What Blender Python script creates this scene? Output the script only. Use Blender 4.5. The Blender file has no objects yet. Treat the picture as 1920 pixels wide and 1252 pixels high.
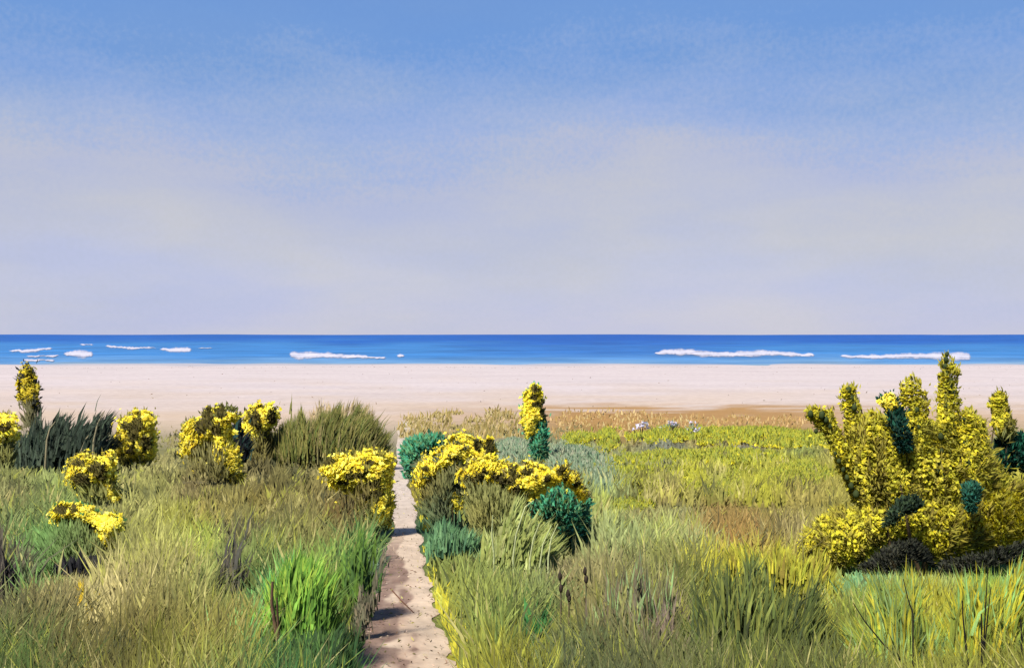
import bpy, math, random
import numpy as np

rng = np.random.default_rng(7)
random.seed(7)
SC = bpy.context.scene
COL = SC.collection
F = 1707.0          # focal length in pixels of a 1920 px wide frame
EYE = 7.0           # eye height above the sea
HZ = 626.0

# ------------------------------------------------------------------ camera
cam_d = bpy.data.cameras.new('camera')
cam_d.sensor_width = 36.0
cam_d.lens = 36.0 * F / 1920.0
cam_d.clip_start = 0.1
cam_d.clip_end = 40000.0
cam = bpy.data.objects.new('camera', cam_d)
cam.location = (0, 0, EYE)
cam.rotation_euler = (math.radians(90), 0, 0)
COL.objects.link(cam)
SC.camera = cam

# ------------------------------------------------------------------ world and sun
SUN_EL, SUN_AZ = math.radians(54), math.radians(-142)     # behind the viewer's left shoulder
world = bpy.data.worlds.new('World')
SC.world = world
world.use_nodes = True
nt = world.node_tree
nt.nodes.clear()
def lin1(c):
    c = c / 255.0
    return c / 12.92 if c <= 0.04045 else ((c + 0.055) / 1.055) ** 2.4
def lin(rgb):
    return tuple(lin1(v) for v in rgb)
def N(tree, kind, **kw):
    n = tree.nodes.new(kind)
    for k, v in kw.items():
        setattr(n, k, v)
    return n
w_out = N(nt, 'ShaderNodeOutputWorld')
w_bg = N(nt, 'ShaderNodeBackground')
w_bg.inputs['Strength'].default_value = 0.0500
w_sky = N(nt, 'ShaderNodeTexSky', sky_type='NISHITA')
w_sky.sun_disc = False
w_sky.sun_elevation = SUN_EL
w_sky.sun_rotation = SUN_AZ
w_sky.air_density = 1.0
w_sky.dust_density = 1.0
w_tc = N(nt, 'ShaderNodeTexCoord')
w_sep = N(nt, 'ShaderNodeSeparateXYZ')
nt.links.new(w_tc.outputs['Generated'], w_sep.inputs[0])
# soft uneven cloud veil: height above the horizon, shifted by broad noise
w_map = N(nt, 'ShaderNodeMapping')
w_map.inputs['Scale'].default_value = (2.6, 2.6, 9.0)
w_map.inputs['Location'].default_value = (2.3, 0.0, 0.3)
nt.links.new(w_tc.outputs['Generated'], w_map.inputs[0])
w_nz = N(nt, 'ShaderNodeTexNoise')
w_nz.inputs['Scale'].default_value = 1.0
w_nz.inputs['Detail'].default_value = 5.0
w_nz.inputs['Roughness'].default_value = 0.55
nt.links.new(w_map.outputs[0], w_nz.inputs['Vector'])
w_m1 = N(nt, 'ShaderNodeMath', operation='MULTIPLY_ADD')
w_m1.inputs[1].default_value = 0.24
w_m1.inputs[2].default_value = -0.108
nt.links.new(w_nz.outputs['Fac'], w_m1.inputs[0])
w_fine = N(nt, 'ShaderNodeTexNoise')
w_fine.inputs['Scale'].default_value = 210.0
w_fine.inputs['Detail'].default_value = 2.0
nt.links.new(w_tc.outputs['Generated'], w_fine.inputs['Vector'])
w_m2 = N(nt, 'ShaderNodeMath', operation='MULTIPLY_ADD')
w_m2.inputs[1].default_value = 0.07
w_m2.inputs[2].default_value = -0.035
nt.links.new(w_fine.outputs['Fac'], w_m2.inputs[0])
w_a1 = N(nt, 'ShaderNodeMath', operation='ADD')
nt.links.new(w_sep.outputs['Z'], w_a1.inputs[0])
nt.links.new(w_m1.outputs[0], w_a1.inputs[1])
w_a2 = N(nt, 'ShaderNodeMath', operation='ADD')
nt.links.new(w_a1.outputs[0], w_a2.inputs[0])
nt.links.new(w_m2.outputs[0], w_a2.inputs[1])
w_rmp = N(nt, 'ShaderNodeValToRGB')
cr = w_rmp.color_ramp
stops = [(0.0, (208, 209, 233)), (0.06, (198, 203, 227)), (0.12, (191, 196, 213)), (0.175, (181, 189, 214)),
         (0.222, (150, 177, 224)), (0.272, (128, 166, 222)), (0.34, (100, 152, 219)), (0.6, (80, 135, 210)), (1.0, (66, 118, 200))]
while len(cr.elements) < len(stops):
    cr.elements.new(0.5)
for e, (p, c) in zip(cr.elements, stops):
    e.position = p
    e.color = lin(c) + (1,)
nt.links.new(w_a2.outputs[0], w_rmp.inputs[0])
# patches of lavender and faint cream in the veil
w_map2 = N(nt, 'ShaderNodeMapping')
w_map2.inputs['Scale'].default_value = (4.0, 4.0, 15.0)
w_map2.inputs['Location'].default_value = (3.1, 1.7, 0.4)
nt.links.new(w_tc.outputs['Generated'], w_map2.inputs[0])
w_nz2 = N(nt, 'ShaderNodeTexNoise')
w_nz2.inputs['Scale'].default_value = 1.0
w_nz2.inputs['Detail'].default_value = 4.0
nt.links.new(w_map2.outputs[0], w_nz2.inputs['Vector'])
w_r2 = N(nt, 'ShaderNodeValToRGB')
w_r2.color_ramp.elements[0].position = .34
w_r2.color_ramp.elements[0].color = lin((182, 190, 228)) + (1,)
w_r2.color_ramp.elements[1].position = .66
w_r2.color_ramp.elements[1].color = lin((209, 206, 209)) + (1,)
nt.links.new(w_nz2.outputs['Fac'], w_r2.inputs[0])
w_pm = N(nt, 'ShaderNodeMix', data_type='RGBA')
w_pf = N(nt, 'ShaderNodeMapRange')
w_pf.inputs[1].default_value = .14; w_pf.inputs[2].default_value = .33; w_pf.inputs[3].default_value = .5; w_pf.inputs[4].default_value = .12
nt.links.new(w_a2.outputs[0], w_pf.inputs[0])
nt.links.new(w_pf.outputs[0], w_pm.inputs[0])
nt.links.new(w_rmp.outputs[0], w_pm.inputs[6])
nt.links.new(w_r2.outputs[0], w_pm.inputs[7])
w_mul = N(nt, 'ShaderNodeVectorMath', operation='SCALE')
w_mul.inputs['Scale'].default_value = 10.0
nt.links.new(w_pm.outputs[2], w_mul.inputs[0])
w_mix = N(nt, 'ShaderNodeMix', data_type='RGBA')
w_mix.inputs[0].default_value = 0.93
nt.links.new(w_sky.outputs[0], w_mix.inputs[6])
nt.links.new(w_mul.outputs[0], w_mix.inputs[7])
nt.links.new(w_mix.outputs[2], w_bg.inputs['Color'])
nt.links.new(w_bg.outputs[0], w_out.inputs[0])

sun_d = bpy.data.lights.new('sun', 'SUN')
sun_d.energy = 4.4
sun_d.angle = math.radians(9.0)
sun_d.color = (1.0, 0.93, 0.82)
sun = bpy.data.objects.new('sun', sun_d)
# direction towards the sun
sx, sy = math.sin(SUN_AZ) * math.cos(SUN_EL), math.cos(SUN_AZ) * math.cos(SUN_EL)
from mathutils import Vector
sun.rotation_euler = Vector((sx, sy, math.sin(SUN_EL))).to_track_quat('Z', 'Y').to_euler()
sun.location = (-30, -30, 40)
COL.objects.link(sun)
SC.view_settings.view_transform = 'Standard'
SC.view_settings.look = 'None'
SC.view_settings.exposure = 1.0
SC.view_settings.gamma = 1.0
SC.view_settings.use_curve_mapping = False
SC.render.engine = 'CYCLES'
SC.cycles.max_bounces = 5
SC.cycles.diffuse_bounces = 3
SC.cycles.transmission_bounces = 3

# ------------------------------------------------------------------ numeric helpers
def linA(a):
    a = np.asarray(a, float) / 255.0
    return np.where(a <= 0.04045, a / 12.92, ((a + 0.055) / 1.055) ** 2.4)

def vnoise(x, y, seed=0):
    x = np.asarray(x, float); y = np.asarray(y, float)
    xi = np.floor(x).astype(np.int64); yi = np.floor(y).astype(np.int64)
    fx = x - xi; fy = y - yi
    fx = fx * fx * (3 - 2 * fx); fy = fy * fy * (3 - 2 * fy)
    def h(a, b):
        n = (a * 374761393 + b * 668265263 + seed * 982451653) & 0x7fffffff
        n = ((n ^ (n >> 13)) * 1274126177) & 0x7fffffff
        return ((n ^ (n >> 16)) & 0xffff) / 65535.0
    a = h(xi, yi); b = h(xi + 1, yi); c = h(xi, yi + 1); d = h(xi + 1, yi + 1)
    return (a * (1 - fx) + b * fx) * (1 - fy) + (c * (1 - fx) + d * fx) * fy

PROF_D = np.array([-60, -10, 0, 3, 5.5, 10, 15, 20, 30, 40, 50, 58, 66, 80, 120, 213, 260, 400.])
PROF_Z = np.array([-1.2, -1.4, -1.55, -1.75, -2.0, -2.4, -2.85, -3.3, -4.2, -5.08, -5.4, -5.52, -5.66, -5.82, -6.2, -7.0, -7.6, -9.])
def ground(x, y):
    x = np.asarray(x, float); y = np.asarray(y, float)
    z = EYE + np.interp(y, PROF_D, PROF_Z)
    k = np.clip((60 - y) / 25, 0, 1) * np.clip(np.abs(x + 0.115 * np.abs(y)) / np.maximum(0.08 * np.abs(y) + 0.7, .1) - 0.6, 0, 1)
    z = z + k * (vnoise(x * 0.35 + 31, y * 0.28 + 7, 3) - 0.5) * 0.22
    kb = np.clip((y - 55) / 10, 0, 1) * np.clip((245 - y) / 60, 0, 1)
    z = z + kb * (vnoise(x * 0.09, y * 0.06, 5) - 0.5) * 0.30
    return z
def P(px, py, d):
    return np.array([(px - 960) / F * d, d, EYE - (py - HZ) / F * d])
def gdepth(px, py):
    px = np.asarray(px, float); py = np.asarray(py, float)
    lo = np.full(np.broadcast(px, py).shape, 1.5); hi = np.full(lo.shape, 214.0)
    for _ in range(34):
        m = (lo + hi) / 2
        below = (EYE - (py - HZ) / F * m) < ground((px - 960) / F * m, m)
        hi = np.where(below, m, hi); lo = np.where(below, lo, m)
    return (lo + hi) / 2
def project(p):
    d = np.maximum(p[:, 1], 0.5)
    return 960 + p[:, 0] / d * F, HZ + (EYE - p[:, 2]) / d * F

# ------------------------------------------------------------------ colour of the plant cover, place by place
CP = np.array([
 (20,870,120,125,75),(20,930,115,115,75),(60,960,110,125,75),(20,1040,85,80,68),(70,1080,120,160,90),(20,1130,90,85,68),
 (60,1200,98,98,62),(20,1240,86,108,58),(100,1120,142,132,88),(110,1200,108,102,62),(180,1120,175,165,115),
 (230,1100,165,155,105),(250,1180,140,130,75),(200,1230,112,107,62),(300,1130,152,147,88),(350,1200,137,131,72),
 (420,1200,150,140,70),(300,1240,122,122,58),(100,870,150,160,100),(110,920,125,140,80),(60,1010,115,150,85),
 (300,900,147,147,87),(250,960,150,150,90),(300,1000,165,165,95),(340,980,160,160,75),(400,960,132,122,68),
 (380,1010,165,180,82),(330,1060,150,145,90),(400,1060,140,155,85),(440,1000,100,95,72),(470,1050,125,140,80),
 (430,1110,122,132,76),(440,1160,145,135,75),(300,860,155,150,100),(360,910,122,112,76),(300,830,142,140,88),
 (480,880,108,102,68),(480,930,122,112,62),(560,800,112,114,58),(620,800,112,112,62),(690,800,116,114,76),
 (560,870,116,111,70),(600,930,121,111,66),(560,960,126,121,75),(640,960,107,92,57),(620,1000,121,116,70),
 (560,1010,126,126,75),(680,930,102,92,57),(690,1000,84,120,66),(650,1050,92,130,66),(600,1060,140,165,80),
 (560,1100,100,165,90),(500,1120,105,170,95),(480,1180,115,185,110),(540,1170,80,140,80),(620,1120,105,122,62),
 (650,1150,110,122,62),(600,1180,72,112,72),(640,1220,58,92,56),(560,1230,66,106,62),(500,1230,68,108,62),
 (690,1100,82,92,77),(700,1060,87,102,91),
 (790,930,132,122,62),(800,1000,74,112,77),(830,960,87,97,67),(850,1010,88,132,97),(900,980,140,140,80),
 (880,1040,130,140,75),(950,1020,150,165,95),(1010,1010,150,160,90),(930,1040,125,165,110),(830,1070,132,140,70),
 (850,1120,162,166,76),(880,1180,112,122,62),(950,1120,127,136,70),(900,1230,152,152,66),(960,1240,132,132,52),
 (870,1250,192,186,62),(1000,1150,70,120,66),(990,1190,58,96,58),(1010,1110,121,131,80),(1060,1090,150,140,105),
 (1090,1120,140,130,82),(1130,1080,126,121,82),(1060,1180,136,140,70),(1100,1240,82,92,62),(1160,1150,126,126,70),
 (1200,1100,116,116,76),(1200,1180,116,111,72),(1250,1100,126,130,70),(1250,1180,121,107,96),(1200,1240,96,101,66),
 (1300,1100,92,102,57),(1300,1180,96,106,61),(1350,1060,185,180,57),(1400,1080,150,150,52),(1400,1150,97,111,52),
 (1450,1060,175,170,57),(1470,1120,121,126,52),(1450,1220,96,106,56),(1350,1230,91,101,56),(1520,1080,185,170,52),
 (1540,1150,150,140,52),(1520,1220,82,92,57),(1570,1120,160,170,76),(1620,1100,122,170,121),(1650,1150,126,150,66),
 (1700,1080,136,170,111),(1720,1130,170,165,56),(1740,1180,150,150,56),(1640,1220,106,111,61),(1780,1100,150,165,100),
 (1800,1150,175,170,52),(1850,1110,130,165,76),(1880,1170,150,160,52),(1850,1220,126,126,56),(1900,1080,130,170,110),
 (1910,1230,111,111,52),(1130,940,150,160,80),(1120,1000,155,165,110),(1180,1000,146,160,105),(1250,1000,150,160,90),
 (1300,1010,150,160,110),(1200,960,140,135,90),(1280,970,140,140,95),(1350,960,140,120,72),(1400,990,146,122,76),
 (1330,985,144,118,70),(1390,1005,152,120,72),(1450,960,140,130,76),(1480,1000,140,130,90),(1200,900,150,150,72),
 (1300,880,165,165,57),(1400,870,165,165,57),(1480,870,160,160,62),(1500,920,150,140,80),(1250,925,150,140,86),
 (1430,910,165,165,62),(1350,900,150,150,80),(1250,840,121,126,110),(1400,840,121,121,105),(1500,835,130,140,80),
 (1100,870,121,140,110),(1130,900,130,150,120),(950,830,130,140,110),(1050,840,126,136,105),(900,800,140,126,72),
 (830,800,140,130,86),(1000,790,165,136,82),(1150,780,172,132,72),(1300,780,182,146,92),(1450,790,172,132,82),
 (1560,780,176,142,106),(760,790,170,165,140),(1640,860,160,155,55),(1750,880,165,160,55),(1880,920,170,165,60),
 (1880,830,120,130,80),(120,820,70,80,65),(200,800,120,120,90),(340,810,150,140,100),(0,800,140,130,95),(1700,800,170,140,90),
 (1850,800,170,140,100)], float)
def field(px, py, p=3.2):
    px = np.atleast_1d(px).astype(float); py = np.atleast_1d(py).astype(float)
    out = np.zeros((len(px), 3))
    for s in range(0, len(px), 20000):
        dx = (px[s:s + 20000, None] - CP[None, :, 0]) * 0.9
        dy = (py[s:s + 20000, None] - CP[None, :, 1]) * 1.15
        w = 1.0 / (dx * dx + dy * dy + 60.0) ** (p / 2)
        out[s:s + 20000] = (w @ linA(CP[:, 2:])) / w.sum(1, keepdims=True)
    return out

# ------------------------------------------------------------------ materials
def mat_plain(name, build):
    m = bpy.data.materials.new(name)
    m.use_nodes = True
    t = m.node_tree
    t.nodes.clear()
    out = N(t, 'ShaderNodeOutputMaterial')
    build(t, out)
    return m
def plant_mat(name, gain, rough=0.7, trans=0.35, noise=18.0, amp=0.35, spec=0.15):
    """colour of each leaf or petal from its own attribute, broken up by fine noise; part of the light passes through"""
    def build(t, out):
        at = N(t, 'ShaderNodeAttribute', attribute_name='tint')
        nz = N(t, 'ShaderNodeTexNoise')
        nz.inputs['Scale'].default_value = noise
        nz.inputs['Detail'].default_value = 3
        tc = N(t, 'ShaderNodeTexCoord')
        t.links.new(tc.outputs['Object'], nz.inputs['Vector'])
        mr = N(t, 'ShaderNodeMapRange')
        mr.inputs[1].default_value = 0.25; mr.inputs[2].default_value = 0.75
        mr.inputs[3].default_value = gain * (1 - amp); mr.inputs[4].default_value = gain * (1 + amp)
        t.links.new(nz.outputs['Fac'], mr.inputs[0])
        sc = N(t, 'ShaderNodeVectorMath', operation='SCALE')
        t.links.new(at.outputs['Color'], sc.inputs[0])
        t.links.new(mr.outputs[0], sc.inputs['Scale'])
        b = N(t, 'ShaderNodeBsdfPrincipled')
        b.inputs['Roughness'].default_value = rough
        b.inputs['Specular IOR Level'].default_value = spec
        t.links.new(sc.outputs[0], b.inputs['Base Color'])
        if trans > 0:
            tr = N(t, 'ShaderNodeBsdfTranslucent')
            t.links.new(sc.outputs[0], tr.inputs['Color'])
            mx = N(t, 'ShaderNodeMixShader')
            mx.inputs[0].default_value = trans
            t.links.new(b.outputs[0], mx.inputs[1])
            t.links.new(tr.outputs[0], mx.inputs[2])
            t.links.new(mx.outputs[0], out.inputs[0])
        else:
            t.links.new(b.outputs[0], out.inputs[0])
    return mat_plain(name, build)
M_GRASS = plant_mat('grass_blade', 0.86, 0.75, 0.4, spec=0.04)
M_LEAF = plant_mat('leaf', 0.85, 0.65, 0.4, spec=0.06)
M_PETAL = plant_mat('petal', 1.05, 0.6, 0.5, 30, 0.2)
M_STEM = plant_mat('stem_bark', .6, 0.85, 0.0, 40, 0.4)
M_DRY = plant_mat('dry_stalk', .8, 0.8, 0.2, 30, 0.3)

# ------------------------------------------------------------------ mesh helpers
def mesh_obj(name, v, f, tint, mat, parent=None, kind=None, smooth=False):
    """v (n,3) world points, f list or array of tri/quads, tint (n,3) linear colours"""
    me = bpy.data.meshes.new(name)
    v = np.asarray(v, np.float32)
    off = np.zeros(3, np.float32)
    if parent is not None:
        off = np.array(world_loc(parent), np.float32)
    me.vertices.add(len(v))
    me.vertices.foreach_set('co', (v - off).ravel())
    f = np.asarray(f, np.int32)
    n, k = f.shape
    me.loops.add(n * k)
    me.loops.foreach_set('vertex_index', f.ravel())
    me.polygons.add(n)
    me.polygons.foreach_set('loop_start', np.arange(0, n * k, k, dtype=np.int32))
    me.polygons.foreach_set('loop_total', np.full(n, k, np.int32))
    if smooth:
        me.polygons.foreach_set('use_smooth', np.ones(n, bool))
    me.update(calc_edges=True)
    if tint is not None:
        a = me.color_attributes.new('tint', 'FLOAT_COLOR', 'POINT')
        c = np.ones((len(v), 4), np.float32)
        c[:, :3] = np.asarray(tint)[:, :3]
        a.data.foreach_set('color', c.ravel())
    if tint is not None and np.asarray(tint).shape[1] == 6:
        me.normals_split_custom_set_from_vertices(np.asarray(tint)[:, 3:].tolist())
    me.materials.append(mat)
    o = bpy.data.objects.new(name, me)
    COL.objects.link(o)
    if parent is not None:
        o.parent = parent
    if kind:
        o['kind'] = kind
    return o
WL = {}
def world_loc(o):
    p = np.zeros(3)
    while o is not None:
        p = p + np.array(o.location)
        o = o.parent
    return p
def thing(name, label, cat, loc, group=None):
    o = bpy.data.objects.new(name, None)
    o.empty_display_size = 0.2
    COL.objects.link(o)
    o.location = [float(c) for c in loc]
    o['label'] = label; o['category'] = cat
    if group:
        o['group'] = group
    return o
def tag(o, label, cat, group=None):
    o['label'] = label; o['category'] = cat
    if group:
        o['group'] = group
    return o
def structure(o):
    o['kind'] = 'structure'
    return o

def blades(root, h, lean, width, col, face=None, tipcol=None):
    """curved three-triangle grass blades"""
    n = len(root)
    a = rng.uniform(-1.15, 1.15, n) if face is None else face
    w = np.stack([np.cos(a), np.sin(a) * 0.7, np.zeros(n)], 1) * (width / 2)[:, None]
    up = np.zeros((n, 3)); up[:, 2] = h
    mid = root + up * 0.55 + lean * 0.35
    tip = root + up * np.sqrt(np.clip(1 - 0.25 * (np.linalg.norm(lean, axis=1) / np.maximum(h, .01)) ** 2, .3, 1))[:, None] + lean
    v = np.stack([root - w, root + w, mid - w * 0.75, mid + w * 0.75, tip], 1).reshape(-1, 3)
    b = np.arange(n)[:, None] * 5
    f = np.concatenate([b + [0, 1, 3], b + [0, 3, 2], b + [2, 3, 4]], 1).reshape(-1, 3)
    c = np.repeat(col, 5, axis=0)
    nr = np.stack([np.sin(a) * .55, -.5 * np.cos(a), np.full(n, .85)], 1) + rng.normal(0, .12, (n, 3))
    nr /= np.linalg.norm(nr, axis=1, keepdims=True)
    return v, f, np.concatenate([c, np.repeat(nr, 5, axis=0)], 1)
def soften(o):
    return o
def rounded(v, f, c, nrm, k):
    """turn every face outward and give the sprays the soft shading of the whole body"""
    nn = nrm * .55 + np.array([0, -.3, .65]) + rng.normal(0, .16, nrm.shape)
    nn /= np.linalg.norm(nn, axis=1, keepdims=True)
    nv = np.repeat(nn, k, axis=0)
    g = np.cross(v[f[:, 1]] - v[f[:, 0]], v[f[:, 2]] - v[f[:, 0]])
    bad = (g * nv[f[:, 0]]).sum(1) < 0
    f = f.copy(); f[bad] = f[bad][:, ::-1]
    return v, f, np.concatenate([np.repeat(c, k, axis=0), nv], 1)
def merge(parts):
    vs, fs, cs, o = [], [], [], 0
    for v, f, c in parts:
        vs.append(v); fs.append(np.asarray(f) + o); cs.append(c); o += len(v)
    return np.concatenate(vs), np.concatenate(fs), np.concatenate(cs)

def inside(poly, x, y):
    poly = np.asarray(poly, float)
    r = np.zeros(len(x), bool)
    j = len(poly) - 1
    for i in range(len(poly)):
        xi, yi = poly[i]; xj, yj = poly[j]
        c = ((yi > y) != (yj > y)) & (x < (xj - xi) * (y - yi) / (yj - yi + 1e-9) + xi)
        r ^= c
        j = i
    return r
def edge_dist(poly, x, y):
    poly = np.asarray(poly, float)
    e = np.full(len(x), 1e9)
    for i in range(len(poly)):
        a = poly[i - 1]; b = poly[i]
        ab = b - a
        t = np.clip(((x - a[0]) * ab[0] + (y - a[1]) * ab[1]) / (ab @ ab + 1e-9), 0, 1)
        e = np.minimum(e, np.hypot(x - a[0] - t * ab[0], y - a[1] - t * ab[1]))
    return e
JIT = [1.0]
def volume(poly, d, n, shell=0.35, fat=1.0, grow=0):
    """n points through a rounded body whose outline seen from the path is poly; returns points, pixel x, y and outward normals"""
    poly = np.asarray(poly, float)
    x0, y0 = poly.min(0) - grow - 7; x1, y1 = poly.max(0) + grow + 5
    xs, ys = [], []
    got = 0
    while got < n:
        x = rng.uniform(x0, x1, n * 2 + 50); y = rng.uniform(y0, y1, n * 2 + 50)
        jx = (vnoise(x / 9, y / 9, 11) - .5) * 12 + (vnoise(x / 3, y / 3, 13) - .5) * 7 + rng.normal(0, 1, len(x)) ** 3 * .9
        jy = (vnoise(x / 9, y / 9, 12) - .5) * 12 + (vnoise(x / 3, y / 3, 14) - .5) * 7 + rng.normal(0, 1, len(x)) ** 3 * .9
        m = inside(poly, x + jx * JIT[0], y + jy * JIT[0])
        xs.append(x[m]); ys.append(y[m]); got += m.sum()
    x = np.concatenate(xs)[:n]; y = np.concatenate(ys)[:n]
    e = edge_dist(poly, x, y)
    R = max(e.max(), 4.0)
    t = np.sqrt(np.clip(e * (2 * R - e), 0, None)) * fat
    s = rng.choice([-1, -1, 1], n) * rng.uniform(0, 1, n) ** shell
    pts = np.stack([(x - 960) / F * d, d + s * t / F * d, EYE - (y - HZ) / F * d], 1)
    # keep the apparent outline when the point comes nearer or goes farther
    k = pts[:, 1] / d
    pts[:, 0] *= k
    pts[:, 2] = EYE - (EYE - pts[:, 2]) * k
    g = ground(pts[:, 0], pts[:, 1])
    pts[:, 2] = np.maximum(pts[:, 2], g + 0.01)
    c = poly.mean(0)
    nrm = np.stack([(x - c[0]) / R, s * 1.2, -(y - c[1]) / R + 0.5], 1) + rng.normal(0, .5, (n, 3))
    nrm /= np.linalg.norm(nrm, axis=1, keepdims=True)
    return pts, x, y, nrm
def frames(nrm):
    r = rng.normal(0, 1, nrm.shape)
    u = np.cross(nrm, r); u /= np.linalg.norm(u, axis=1, keepdims=True)
    w = np.cross(nrm, u)
    return u, w
def florets(pts, nrm, size, col):
    """small open flowers: a cup of four bent petals each"""
    n = len(pts)
    u, w = frames(nrm)
    s = (size * rng.uniform(.6, 1.35, n))[:, None]
    c = pts
    k = [u, w, -u, -w]
    vs = [c]
    for i in range(4):
        vs.append(c + k[i] * s * rng.uniform(.7, 1.1, (n, 1)) + nrm * s * rng.uniform(.1, .7, (n, 1)))
    for i in range(4):
        q = (k[i] + k[(i + 1) % 4]) * .42
        vs.append(c + q * s + nrm * s * .18)
    v = np.stack(vs, 1).reshape(-1, 3)
    b = np.arange(n)[:, None] * 9
    f = np.concatenate([np.concatenate([b + [0, 5 + (i - 1) % 4, 1 + i], b + [0, 1 + i, 5 + i]], 1) for i in range(4)], 1).reshape(-1, 3)
    return rounded(v, f, col, nrm, 9)
def leaves(pts, nrm, length, width, col, updir=0.6):
    """narrow pointed leaves, two triangles folded along the rib"""
    n = len(pts)
    d = nrm + np.array([0, 0, updir]) + rng.normal(0, .35, (n, 3))
    d /= np.linalg.norm(d, axis=1, keepdims=True)
    u, _ = frames(d)
    L = (length * rng.uniform(.6, 1.3, n))[:, None]; W = (width * rng.uniform(.7, 1.3, n))[:, None]
    side = np.cross(d, u)
    m = pts + d * L * .45
    v = np.stack([pts, m + u * W / 2 + side * W * .15, pts + d * L, m - u * W / 2 + side * W * .15], 1).reshape(-1, 3)
    b = np.arange(n)[:, None] * 4
    f = np.concatenate([b + [0, 1, 2], b + [0, 2, 3]], 1).reshape(-1, 3)
    return rounded(v, f, col, nrm, 4)
def tube(path, r0, r1, col, sides=6):
    path = np.asarray(path, float)
    n = len(path)
    vs = []
    for i, p in enumerate(path):
        t = path[min(i + 1, n - 1)] - path[max(i - 1, 0)]
        t /= np.linalg.norm(t) + 1e-9
        a = np.cross(t, [0.3, 0.9, 0.1]); a /= np.linalg.norm(a) + 1e-9
        b = np.cross(t, a)
        r = r0 + (r1 - r0) * i / (n - 1)
        for k in range(sides):
            an = 2 * math.pi * k / sides
            vs.append(p + (a * math.cos(an) + b * math.sin(an)) * r)
    f = []
    for i in range(n - 1):
        for k in range(sides):
            f.append((i * sides + k, i * sides + (k + 1) % sides, (i + 1) * sides + (k + 1) % sides, (i + 1) * sides + k))
    vs = np.array(vs)
    fq = np.array(f)
    ft = np.concatenate([fq[:, [0, 1, 2]], fq[:, [0, 2, 3]]])
    c = np.tile(np.array(col, float), (len(vs), 1))
    return vs, ft, c
def pick(cols, n, var=0.14, weights=None):
    """n linear colours drawn from a palette of sRGB ones"""
    pal = linA(cols)
    i = rng.choice(len(pal), n, p=weights)
    return pal[i] * rng.uniform(1 - var, 1 + var, (n, 1)) * rng.uniform(.95, 1.05, (n, 3))

# ------------------------------------------------------------------ the ground
PATH_L = [(1600, 640), (1400, 662), (1252, 668), (1190, 680), (1150, 691), (1110, 707), (1060, 720), (1000, 728), (950, 736), (900, 739), (860, 742), (830, 743), (805, 744), (790, 752)]
PATH_R = [(1600, 985), (1400, 908), (1252, 856), (1190, 836), (1150, 820), (1110, 811), (1060, 799), (1000, 787), (950, 777), (900, 766), (860, 760), (830, 766), (805, 776), (790, 782)]
def edge(tab, y):
    a = np.array(tab, float)[::-1]
    return np.interp(y, a[:, 0], a[:, 1])
def on_path(px, py, m=0):
    return (px > edge(PATH_L, py) - m) & (px < edge(PATH_R, py) + m) & (py > 792)

def ground_mat():
    def build(t, out):
        at = N(t, 'ShaderNodeAttribute', attribute_name='tint')
        geo = N(t, 'ShaderNodeNewGeometry')
        nz = N(t, 'ShaderNodeTexNoise'); nz.inputs['Scale'].default_value = 1.3; nz.inputs['Detail'].default_value = 8; nz.inputs['Roughness'].default_value = .65
        t.links.new(geo.outputs['Position'], nz.inputs['Vector'])
        mp = N(t, 'ShaderNodeMapping'); mp.inputs['Scale'].default_value = (.05, .16, 1)
        t.links.new(geo.outputs['Position'], mp.inputs[0])
        n2 = N(t, 'ShaderNodeTexNoise'); n2.inputs['Scale'].default_value = 1.0; n2.inputs['Detail'].default_value = 6
        t.links.new(mp.outputs[0], n2.inputs['Vector'])
        mr = N(t, 'ShaderNodeMapRange'); mr.inputs[1].default_value = .3; mr.inputs[2].default_value = .7; mr.inputs[3].default_value = .88; mr.inputs[4].default_value = 1.1
        t.links.new(nz.outputs['Fac'], mr.inputs[0])
        m2 = N(t, 'ShaderNodeMapRange'); m2.inputs[1].default_value = .3; m2.inputs[2].default_value = .7; m2.inputs[3].default_value = .94; m2.inputs[4].default_value = 1.05
        t.links.new(n2.outputs['Fac'], m2.inputs[0])
        mm = N(t, 'ShaderNodeMath', operation='MULTIPLY')
        t.links.new(mr.outputs[0], mm.inputs[0]); t.links.new(m2.outputs[0], mm.inputs[1])
        sc = N(t, 'ShaderNodeVectorMath', operation='SCALE')
        t.links.new(at.outputs['Color'], sc.inputs[0]); t.links.new(mm.outputs[0], sc.inputs['Scale'])
        b = N(t, 'ShaderNodeBsdfPrincipled'); b.inputs['Roughness'].default_value = .95; b.inputs['Specular IOR Level'].default_value = .1
        t.links.new(sc.outputs[0], b.inputs['Base Color'])
        bp = N(t, 'ShaderNodeBump'); bp.inputs['Strength'].default_value = .5; bp.inputs['Distance'].default_value = .05
        n3 = N(t, 'ShaderNodeTexNoise'); n3.inputs['Scale'].default_value = 6; n3.inputs['Detail'].default_value = 6
        t.links.new(geo.outputs['Position'], n3.inputs['Vector'])
        t.links.new(n3.outputs['Fac'], bp.inputs['Height'])
        t.links.new(bp.outputs[0], b.inputs['Normal'])
        t.links.new(b.outputs[0], out.inputs[0])
    return mat_plain('sandy_soil', build)
M_GROUND = ground_mat()
SAND_GAIN = 0.54
def sheet(name, ds, us, colf, mat, zoff=0.0):
    D, U = np.meshgrid(ds, us, indexing='ij')
    X = U * (np.abs(D) + 8); Y = D
    Z = ground(X, Y) + zoff
    v = np.stack([X, Y, Z], -1).reshape(-1, 3)
    nr, nc = D.shape
    i = np.arange(nr - 1)[:, None] * nc + np.arange(nc - 1)[None, :]
    f = np.stack([i, i + 1, i + nc + 1, i + nc], -1).reshape(-1, 4)
    return mesh_obj(name, v, f, colf(v), mat, smooth=True)
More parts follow.
